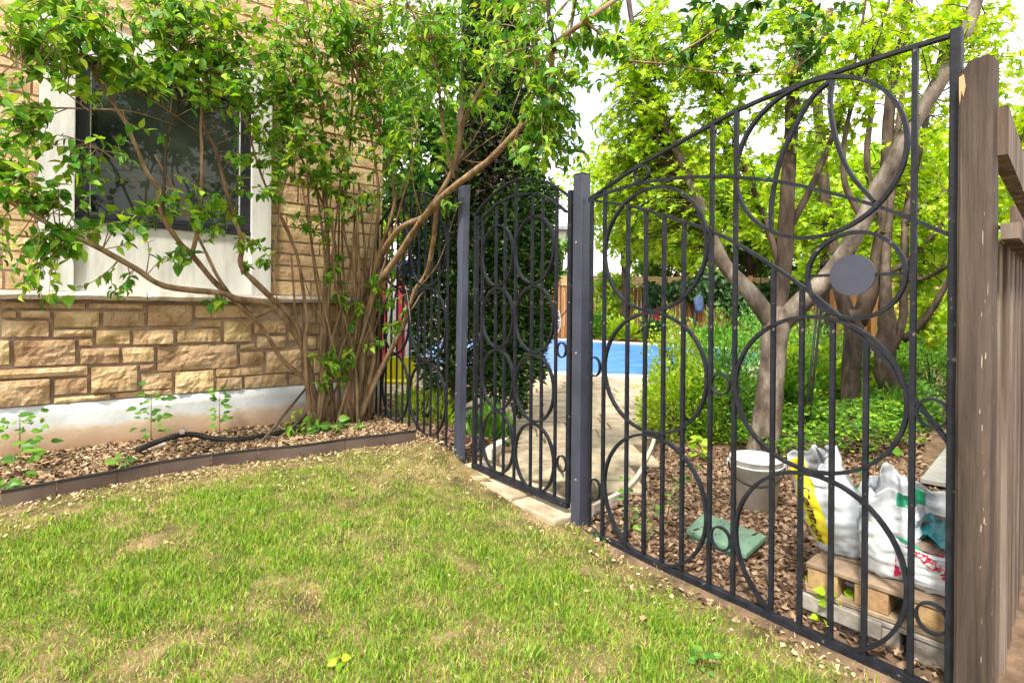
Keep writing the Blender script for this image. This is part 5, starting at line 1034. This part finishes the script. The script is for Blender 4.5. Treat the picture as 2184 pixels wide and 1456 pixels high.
# trees far behind, to close the view
def bg_tree(label, px, d, h, rx, leafm, n, s=(0.16, 0.34), z0=0.0, cz=None, trunk=0.16, shape=LEAF_SMALL):
    p = dpos(px, d, z0); t_ = thing('background_tree', label, 'tree', p, 'trees beyond the pool'); obj('trunk', MB().tube(spline([p, p + [0.05, 0, h * .3], p + [-.05, .05, h * .6], p + [0, 0, h * .92]], 4), np.linspace(trunk, trunk * .2, 13), 8, wob=.2), M['bark_dark'], t_, True)
    cl = []
    for _ in range(26):
        a = RNG.uniform(0, 2 * math.pi); v_ = RNG.uniform(-.9, 1); r_ = math.sqrt(max(0, 1 - v_ * v_)) * RNG.uniform(.35, .95); cl.append((rx * r_ * math.cos(a), rx * r_ * math.sin(a), h * .72 + h * .27 * v_, rx * RNG.uniform(.2, .42)))
    mb = MB()
    for c_ in cl[:14]: mb.tube(spline([p + [0, 0, c_[2] * .6], p + np.array(c_[:3]) * [.5, .5, .85], p + np.array(c_[:3])], 3), np.linspace(trunk * .35, .012, 7), 5, cap=False)
    tag(obj('branches', mb, M['bark_dark'], t_), kind='stuff')
    q = np.array(cl)[RNG.integers(0, len(cl), n)]; off = unit(RNG.normal(0, 1, (n, 3))) * (q[:, 3:4] * RNG.uniform(.3, 1.05, (n, 1)) ** .6); pts = p + q[:, :3] + off * [1, 1, .8]
    D = off + RNG.normal(0, .4, (n, 3)); D[:, 2] -= .25; N = RNG.normal(0, .5, (n, 3)); N[:, 2] += 1
    v, f = leaf_mesh(shape, pts, leaf_frames(D, N, RNG.uniform(*s, n))); tag(obj('crown', (v, f), leafm, t_, origin=ORG[t_.name]), kind='stuff')
bg_tree('airy lime-green tree behind the pool, directly right of the hinge post', 1330, 19.8, 7.0, 2.4, M['leaf_lime'], 6000, (0.12, 0.26))
bg_tree('lime-green tree over the back fence, behind the left limb of the pale tree', 1470, 23.0, 7.5, 3.2, M['leaf_lime'], 7500)
bg_tree('mid-green tree behind the blue cloth bag and back fence', 1600, 22.5, 7.0, 3.0, M['leaf_mid'], 6500)
bg_tree('lime-green tree behind the solid iron disc, far off', 1760, 19.0, 7.0, 3.0, M['leaf_lime'], 7500)
bg_tree('yellow-green tree far behind the gnarled rightmost trunk', 1960, 15.0, 5.6, 2.6, M['leaf_lime'], 7500)
bg_tree('yellow-green tree far right, showing past the brown timber post', 2210, 11.5, 5.2, 2.3, M['leaf_lime'], 4200, (0.12, 0.24))
bg_tree('small pale green tree in front of the white far house', 1196, 28, 4.8, 1.0, M['leaf_mid'], 900, (0.16, 0.3))
bg_tree('sunlit green tree rising left of the cedar behind the shrub', 890, 15, 8.6, 2.4, M['leaf_mid'], 7500)
bg_tree('low lime tree glimpsed behind the play tent through the shrub', 850, 18, 4.6, 2.2, M['leaf_lime'], 3000)

bg_tree('low bushy tree over the back fence, left of the dark middle limb', 1610, 24.5, 4.6, 2.2, M['leaf_mid'], 3200)
bg_tree('low lime bushy tree over the back fence, under the solid iron disc', 1800, 24.5, 4.8, 2.4, M['leaf_lime'], 3200)
bg_tree('low mid-green bushy tree over the back fence, rightmost behind the trunks', 1990, 24.5, 4.8, 2.6, M['leaf_mid'], 3200)
bg_tree('small green bushy tree over the back fence, right of the yellow climber', 1420, 24.5, 4.2, 1.6, M['leaf_mid'], 2200)

# ================================================================== SHRUBS, VINE, GROUND COVER
def shrub(name, label, c, rx, ry, h, n, leafm, size, shape=LEAF_SMALL, cat='shrub', nst=14, group=None, up=.3, uneven=.25):
    c = np.array(c, float); t_ = thing(name, label, cat, c, group); mb = MB(); tips = []
    for _ in range(nst):
        a = RNG.uniform(0, 2 * math.pi); r_ = RNG.uniform(.3, .95); hh = h * RNG.uniform(.55, 1) * math.sqrt(max(.1, 1 - (r_ * .85) ** 2)); tip = c + [rx * r_ * math.cos(a), ry * r_ * math.sin(a), hh]; tips.append(tip)
        mb.tube(spline([c, c + (tip - c) * [.35, .35, .55], tip], 3), np.linspace(.012, .003, 7), 4, cap=False)
    tag(obj('stems', mb, M['bark_dark'], t_), kind='stuff')
    u = RNG.normal(0, 1, (n, 3)); u = unit(u); u[:, 2] = np.abs(u[:, 2]); rad = RNG.uniform(.35, 1, (n, 1)) ** .5
    lump = np.array([1 + uneven * mnoise.noise(Vector((q[0] * 2.2 + c[0] * 3, q[1] * 2.2 + c[1], q[2] * 2.2))) * 1.6 for q in u])[:, None]
    pts = c + u * rad * lump * [rx, ry, h]; D = u + RNG.normal(0, .45, (n, 3)); D[:, 2] += up; N = RNG.normal(0, .5, (n, 3)); N[:, 2] += 1
    v, f = leaf_mesh(shape, pts, leaf_frames(D, N, RNG.uniform(size[0], size[1], n))); tag(obj('foliage', (v, f), leafm, t_, origin=ORG[t_.name]), kind='stuff'); return t_
G = lambda px, py, z=0.035: np.array([*onZ(px, py, z)[:2], z])
shrub('juniper', 'feathery bright green juniper mound left of the pale trunk', G(1545, 850), .75, .75, .98, 11000, M['juniper'], (.028, .065), SPRAY, up=.25, uneven=.5)
shrub('juniper', 'feathery green juniper mound behind the middle and rightmost trunks', G(1985, 838), 1.1, 1.0, .85, 9000, M['juniper'], (.03, .075), SPRAY, up=.2, uneven=.5)
shrub('juniper', 'low green juniper directly behind the pale trunk', G(1690, 800), 1.0, .9, .95, 9000, M['juniper'], (.03, .07), SPRAY, up=.2, uneven=.5)
shrub('spirea_shrub', 'golden-green rounded shrub spilling over the patio edging', G(1450, 925), .38, .42, .62, 3600, M['yellow_leaf'], (.028, .055))
shrub('spirea_shrub', 'tall loose yellow-green shrub reaching up before the pool', G(1440, 862), .40, .45, .95, 2200, M['yellow_leaf'], (.03, .06), uneven=.6)
shrub('low_shrub', 'dark green dense low shrub between spirea and pale trunk', G(1540, 930), .42, .42, .60, 3600, M['leaf_mid'], (.03, .055))
shrub('fern_clump', 'yellow-green fern clump by the far edge of the pool', dpos(1322, 19.0, .1), .9, .5, .62, 1300, M['yellow_leaf'], (.12, .26), SPRAY, up=.9)
shrub('low_shrub', 'green shrub against the back fence next to the hinge post', dpos(1268, 19.0, .1), .6, .5, .95, 1600, M['leaf_mid'], (.09, .18))
shrub('low_shrub', 'dark rose bush below the red towels on the back fence', dpos(1395, 19.2, .1), .6, .5, .72, 1200, M['leaf_dark'], (.08, .16))
shrub('low_shrub', 'green shrub in front of the back fence right of the white bench', dpos(1540, 16.5, .1), 1.3, .6, .5, 1500, M['leaf_mid'], (.09, .18))
shrub('golden_shrub', 'yellow-green shrub between tree trunks under the iron disc', G(1730, 860), .55, .5, .80, 1800, M['yellow_leaf'], (.05, .10), LEAF_OVATE, uneven=.6)
shrub('golden_shrub', 'lime shrub at the far right behind the small iron ring', G(1990, 790), 1.2, .9, 1.5, 2600, M['leaf_lime'], (.07, .13))
shrub('low_shrub', 'green leafy plants at the foot of the cedar behind the far panel', G(905, 905, .08), .28, .5, .34, 900, M['yellow_leaf'], (.04, .09), SPRAY, up=.9)
shrub('low_shrub', 'grassy green tuft beside the kerb stones through the gate', G(1045, 945, .05), .20, .2, .26, 420, M['leaf_mid'], (.06, .13), SPRAY, up=1.4)
shrub('low_shrub', 'leafy green shrub between the pale trunk and the tool poles', G(1690, 905), .30, .30, .62, 1500, M['cover_leaf'], (.04, .08), LEAF_OVATE, uneven=.6)
shrub('low_shrub', 'green shrub between the middle and rightmost trunks', G(1860, 850), .60, .5, .75, 2200, M['cover_leaf'], (.04, .08), uneven=.5)
shrub('low_shrub', 'dark green shrub behind the soil bags under the rightmost trunk', G(1940, 905), .5, .35, .35, 1500, M['leaf_mid'], (.035, .07), uneven=.5)
# vine on the back fence
vn = thing('climbing_vine', 'dense dark green vine draped over the top of the back fence', 'vine', dpos(1500, DB - 0.3, 0.1)); mb = MB()
for px in (1475, 1482, 1560, 1620, 1420): p = dpos(px, DB - 0.25, 0.1); mb.tube(spline([p, p + [.1, 0, .9], p + [-.1, .0, 1.6], p + [.1, 0, 2.3]], 3), np.linspace(.06, .02, 10), 6, wob=.3)
obj('stem', mb, M['bark_dark'], vn)
n = 5200; pxs = RNG.uniform(1375, 1720, n); top = 2.55 + .35 * np.sin(pxs * .03) + .25 * np.sin(pxs * .011 + 1); bot = 1.72 + .40 * np.sin(pxs * .021 + 2) + RNG.uniform(-.4, .25, n) - .3 * (pxs > 1460) ; zz = bot + (top - bot) * RNG.uniform(0, 1, n)
pts = np.array([dpos(a, DB - RNG.uniform(.1, .75), b) for a, b in zip(pxs, zz)]); D = RNG.normal(0, .5, (n, 3)); D[:, 2] -= .7; N = RNG.normal(0, .5, (n, 3)) - FW * 1.0
v, f = leaf_mesh(LEAF_OVATE, pts, leaf_frames(D, N, RNG.uniform(.14, .28, n))); tag(obj('foliage', (v, f), M['leaf_dark'], vn), kind='stuff')
vy = thing('climbing_vine', 'thin yellow-green climber on the back fence left of the dark vine', 'vine', dpos(1310, DB - 0.3, 0.1)); n = 900
obj('stem', MB().tube(spline([dpos(1312, DB - .2, .1), dpos(1308, DB - .2, 1.2), dpos(1318, DB - .2, 2.4)], 4), .035, 6), M['bark_dark'], vy)
pts = np.array([dpos(RNG.normal(1305, 22), DB - RNG.uniform(.1, .5), RNG.uniform(.6, 2.6)) for _ in range(n)]); D = RNG.normal(0, .5, (n, 3)); D[:, 2] -= .6; N = RNG.normal(0, .5, (n, 3)) - FW
v, f = leaf_mesh(LEAF_OVATE, pts, leaf_frames(D, N, RNG.uniform(.12, .24, n))); tag(obj('foliage', (v, f), M['yellow_leaf'], vy), kind='stuff')
# ground cover under the trees
def scatter_region(n, poly_px, zg):
    poly = [onZ(x, y, zg)[:2] for x, y in poly_px]; lo, hi = np.min(poly, 0), np.max(poly, 0); out = []
    while len(out) < n:
        p = RNG.uniform(lo, hi)
        if in_poly(p[0], p[1], poly): out.append(p)
    return np.array(out)
n = 16000; P2 = scatter_region(n, [(1560, 965), (1680, 1000), (1900, 990), (1975, 960), (1940, 900), (1960, 830), (1760, 800), (1560, 850)], .03)
hh = np.array([.10 + .34 * max(0, .35 + fnoise(p[0], p[1], 1.6, 4)) for p in P2]); pts = np.column_stack([P2, .03 + hh * RNG.uniform(.2, 1, n) ** .6]); D = RNG.normal(0, 1, (n, 3)); D[:, 2] = RNG.uniform(-.2, .5, n); N = RNG.normal(0, .35, (n, 3)); N[:, 2] += 1
v, f = leaf_mesh(LEAF_SMALL, pts, leaf_frames(D, N, RNG.uniform(.03, .065, n))); tag(obj('ground_cover', (v, f), M['cover_leaf']), 'low yellow-green ground cover plants under the garden trees', 'ground cover', kind='stuff')
# small weeds and seedlings, each a stem with leaves
WM = shared_leaf(LEAF_OVATE, 'weed_leaf', M['leaf_mid']); WM2 = shared_leaf(LEAF_OVATE, 'weed_leaf', M['yellow_leaf'])
def weed(label, base, h, nl, s, spread, me=WM, lean=(0, 0), m='bark', cat='weed'):
    base = np.array(base); t_ = thing('seedling', label, cat, base); tip = base + [lean[0], lean[1], h]
    pts = spline([base, base + [lean[0] * .3, lean[1] * .3, h * .5], tip], 4); obj('stem', MB().tube(pts, np.linspace(.004, .0015, len(pts)), 5), M[m], t_, True)
    for i in range(int(nl * 1.4)):
        u = .2 + .8 * (i + 1) / int(nl * 1.4); p = np.array(pts[min(len(pts) - 1, int(u * (len(pts) - 1)))]) + RNG.normal(0, spread * .25, 3) * [1, 1, .5]; a = i * 2.4 + RNG.uniform(-.4, .4); d = np.array([math.cos(a), math.sin(a), RNG.uniform(-.3, .3)])
        fr = leaf_frames(d[None], (RNG.normal(0, .35, 3) + [-.45, -.85, .8])[None], np.array([s * RNG.uniform(.45, .9)]))[0]; q = np.eye(4); q[:3, :3] = fr; q[:3, 3] = p + d * spread * .4 - np.array(ORG[t_.name]); o = bpy.data.objects.new('leaf', me); COL.objects.link(o); o.parent = t_; o.matrix_basis = Matrix(q.tolist())
Yb = lambda px, py, y: (lambda p: np.array([p[0], p[1], p[2]]))(onY(px, py, y))
weed('lilac seedling standing against the stained wall left of the pipe clip', Yb(322, 938, 4.50), .36, 26, .085, .13)
weed('slim upright seedling against the white wall right of the pipe clip', Yb(468, 930, 4.56), .42, 24, .07, .06)
weed('leafy weed low at the left edge of the wall foot', Yb(42, 955, 4.45), .22, 22, .10, .15)
weed('leafy weed sprawling in the mulch at the far left', Yb(30, 1010, 4.1), .16, 16, .11, .16)
weed('young plant with broad bright leaves in the mulch near the edging', Yb(258, 1005, 4.0), .09, 12, .09, .05)
weed('weed hugging the left end of the plastic edging', Yb(8, 1060, 3.85), .10, 12, .10, .08)
weed('broad pale-leaved plant at the foot of the lilac stems', Yb(712, 935, 4.2), .14, 14, .14, .09)
weed('bright leafy sucker left of the lilac foot', Yb(632, 945, 4.2), .11, 20, .075, .12)
weed('leafy sucker right of the pale-leaved plant at the lilac foot', Yb(752, 932, 4.2), .10, 16, .085, .08)
weed('yellow-green weed growing in front of the pallets', onZ(1772, 1345, 0.0), .17, 20, .058, .06, WM2)
weed('thin tendril weed inside the lower left ring of the near panel', onX(1372, 1170, XF + .05), .26, 14, .045, .03, WM, (.05, -.04))
weed('second tendril weed rising through the lower left ring', onX(1345, 1160, XF + .10), .34, 16, .05, .03, WM, (.06, .10))
weed('weed with round leaves climbing at the white patio edging', onX(1420, 1110, XF + .25), .30, 14, .045, .03, WM, (.06, -.12))
weed('big-leaved plant between the soil bags', onZ(1870, 1150, .03) + np.array([.25, .1, 0]), .36, 14, .10, .10)
weed('clover-like weed in the lawn near the picture bottom', onZ(1500, 1425, .02), .05, 12, .04, .04)
weed('single pale weed in the lawn at bottom centre', onZ(722, 1420, .02), .03, 5, .04, .02, WM2)
weed('strappy yellow plant at the edge of the mulch by the edging stones', onZ(1490, 985, .03), .20, 12, .11, .05, WM2)

# ================================================================== GRASS, CHIPS, LITTER
def in_view(x, y, m=0.35):
    d = x * FW[0] + y * FW[1]; u = (x * RT[0] + y * RT[1]); return (d > 1.25) & (np.abs(u) < 0.97 * d + m)
def blades(n, hmin, hmax, w, dens, lean):
    x = RNG.uniform(-1.3, 2.02, n); y = RNG.uniform(0.2, 3.85, n); ok = in_view(x, y); x, y = x[ok], y[ok]
    ey = np.array([edge_y(a) for a in np.linspace(-2, 2.2, 200)]); eyv = np.interp(x, np.linspace(-2, 2.2, 200), ey)
    k = np.array([dens(a, b, c) for a, b, c in zip(x, y, eyv)]); ok = RNG.uniform(0, 1, len(x)) < k; x, y = x[ok], y[ok]; n = len(x)
    z = ground_zv(x, y) + 0.012; h = RNG.uniform(hmin, hmax, n) * np.array([.62 + .75 * max(0, .5 + fnoise(p, q, 7, 13) + .5 * fnoise(p, q, 19, 3)) for p, q in zip(x, y)]); a = RNG.uniform(0, 2 * math.pi, n); l_ = RNG.uniform(.2, 1, n) * lean; b = RNG.uniform(0, 2 * math.pi, n)
    wv = np.column_stack([np.cos(a), np.sin(a), np.zeros(n)]) * (w * RNG.uniform(.6, 1.3, n))[:, None]; lv = np.column_stack([np.cos(b), np.sin(b), np.zeros(n)]) * (l_ * h)[:, None]; P = np.column_stack([x, y, z]); H = np.column_stack([np.zeros(n), np.zeros(n), h * np.sqrt(np.maximum(.08, 1 - l_ ** 2 * .8))])
    V = np.stack([P - wv, P + wv, P + H * .55 + lv * .3 - wv * .8, P + H * .55 + lv * .3 + wv * .8, P + H + lv], 1).reshape(-1, 3); T = np.array([(0, 1, 3), (0, 3, 2), (2, 3, 4)]); return V, (T[None] + (np.arange(n) * 5)[:, None, None]).reshape(-1, 3)
def patch(x, y): return fnoise(x, y, 2.1, 2) + .7 * fnoise(x, y, 5.5, 6) + .35 * fnoise(x, y, 13, 9)
def d_green(x, y, ey):
    e = sm(.05, .55, ey - y + .22 * fnoise(x, y, 3, 1)); f_ = sm(.02, .40, XF - x - (.10 if 2.05 < y < 3.15 else 0) + .15 * fnoise(x, y, 3.5, 8)); return max(.0, min(1, .80 + 1.0 * patch(x, y))) * (.04 + .96 * e) * (.05 + .95 * f_) * (1 - .6 * sm(2.0, 2.7, y) * sm(.7, 1.4, x))
def d_dry(x, y, ey):
    f_ = sm(.0, .25, XF - x); return max(.05, min(1, .46 - .75 * patch(x, y))) * (.25 + .75 * f_) * (.3 + .7 * sm(0, .4, ey - y))
g1 = blades(290000, .014, .040, .0018, d_green, .9); tag(obj('grass', g1, M['grass'], origin=(0, 0, 0)), 'short patchy green lawn grass in front of the gate', 'grass', kind='stuff')
g2 = blades(150000, .009, .026, .0019, d_dry, 1.15); tag(obj('dry_grass', g2, M['straw'], origin=(0, 0, 0)), 'dry straw-coloured grass through the lawn', 'grass', kind='stuff')
CHIP = (np.array([(-.5, -.3, 0), (.5, -.22, .05), (.42, .28, .0), (-.4, .33, .06), (0, 0, .2)], float), np.array([(0, 1, 4), (1, 2, 4), (2, 3, 4), (3, 0, 4)]))
def chips(P2, z, smin, smax, tilt=.45):
    n = len(P2); a = RNG.uniform(0, 2 * math.pi, n); D = np.column_stack([np.cos(a), np.sin(a), RNG.normal(0, tilt, n)]); N = RNG.normal(0, tilt, (n, 3)); N[:, 2] = 1; fr = leaf_frames(D, N, RNG.uniform(smin, smax, n)); fr[:, :, 0] *= RNG.uniform(.4, 1.3, n)[:, None]
    return leaf_mesh(CHIP, np.column_stack([P2, z + RNG.uniform(-.004, .010, n)]), fr)
n = 26000; x = RNG.uniform(-1.1, 2.05, n); y = RNG.uniform(3.5, 4.72, n); ey = np.array([edge_y(a) for a in x]); ok = (y > ey + .012); P2 = np.column_stack([x, y])[ok]; z = np.array([BEDH(a, b) for a, b in P2])
tag(obj('mulch', chips(P2, z + .002, .014, .042), M['chip'], origin=(0, 0, 0)), 'coarse brown wood-chip mulch in the bed below the wall', 'mulch', kind='stuff')
P2b = P2[RNG.integers(0, len(P2), 5200)] + RNG.normal(0, .004, (5200, 2)); zb = np.array([BEDH(a, b) for a, b in P2b])
tag(obj('pale_chips', chips(P2b, zb + .008, .012, .034), M['pale_chip'], origin=(0, 0, 0)), 'pale sun-bleached chips scattered over the wall bed mulch', 'mulch', kind='stuff')
n = 30000; x = RNG.uniform(-1.1, 2.04, n); y = RNG.uniform(.6, 3.75, n); ey = np.array([edge_y(a) for a in x]); dd = ey - y; k = np.exp(-np.maximum(dd, 0) / .20) * (dd > .01) * .85 + .40 * np.exp(-np.maximum(XF - x, 0) / .14) * (dd > 0) + .006 * (dd > 0); ok = (RNG.uniform(0, 1, n) < k) & in_view(x, y) & ~((x > XF - .14) & (y > 2.07) & (y < 3.15)); P2 = np.column_stack([x, y])[ok]
tag(obj('spilled_chips', chips(P2, ground_zv(P2[:, 0], P2[:, 1]) + .017, .010, .026), M['pale_chip'], origin=(0, 0, 0)), 'tan chips spilled on the lawn side of the edging and fence', 'mulch', kind='stuff')
P2 = scatter_region(21000, [(1262, 1110), (1300, 1085), (1380, 1010), (1420, 960), (1560, 960), (1760, 990), (1980, 990), (2060, 1060), (2100, 1500), (1950, 1470), (1500, 1275)], .02); P2 = P2[P2[:, 0] > XF - .10]
tag(obj('leaf_litter', chips(P2, ground_zv(P2[:, 0], P2[:, 1]) + .006, .012, .040, .5), M['red_leaf'], origin=(0, 0, 0)), 'reddish brown leaf litter and chips in the bed behind the iron fence', 'mulch', kind='stuff')
P2 = scatter_region(6000, [(800, 885), (965, 965), (1010, 985), (1085, 935), (1050, 880), (830, 850)], .08); P2 = P2[P2[:, 0] > XF - .02]
tag(obj('leaf_litter', chips(P2, ground_zv(P2[:, 0], P2[:, 1]) + .006, .014, .045, .5), M['red_leaf'], origin=(0, 0, 0)), 'dry brown litter under the cedar behind the far iron panel', 'mulch', kind='stuff')
P2 = scatter_region(5000, [(1700, 1000), (1950, 1000), (2030, 850), (1990, 820), (1880, 860)], .03)
tag(obj('leaf_litter', chips(P2, .036 + 0 * P2[:, 0], .02, .05, .5), M['red_leaf'], origin=(0, 0, 0)), 'pinkish bare mulch patch at the right behind the ground cover', 'mulch', kind='stuff')
print('lilac leaves', nleaf)
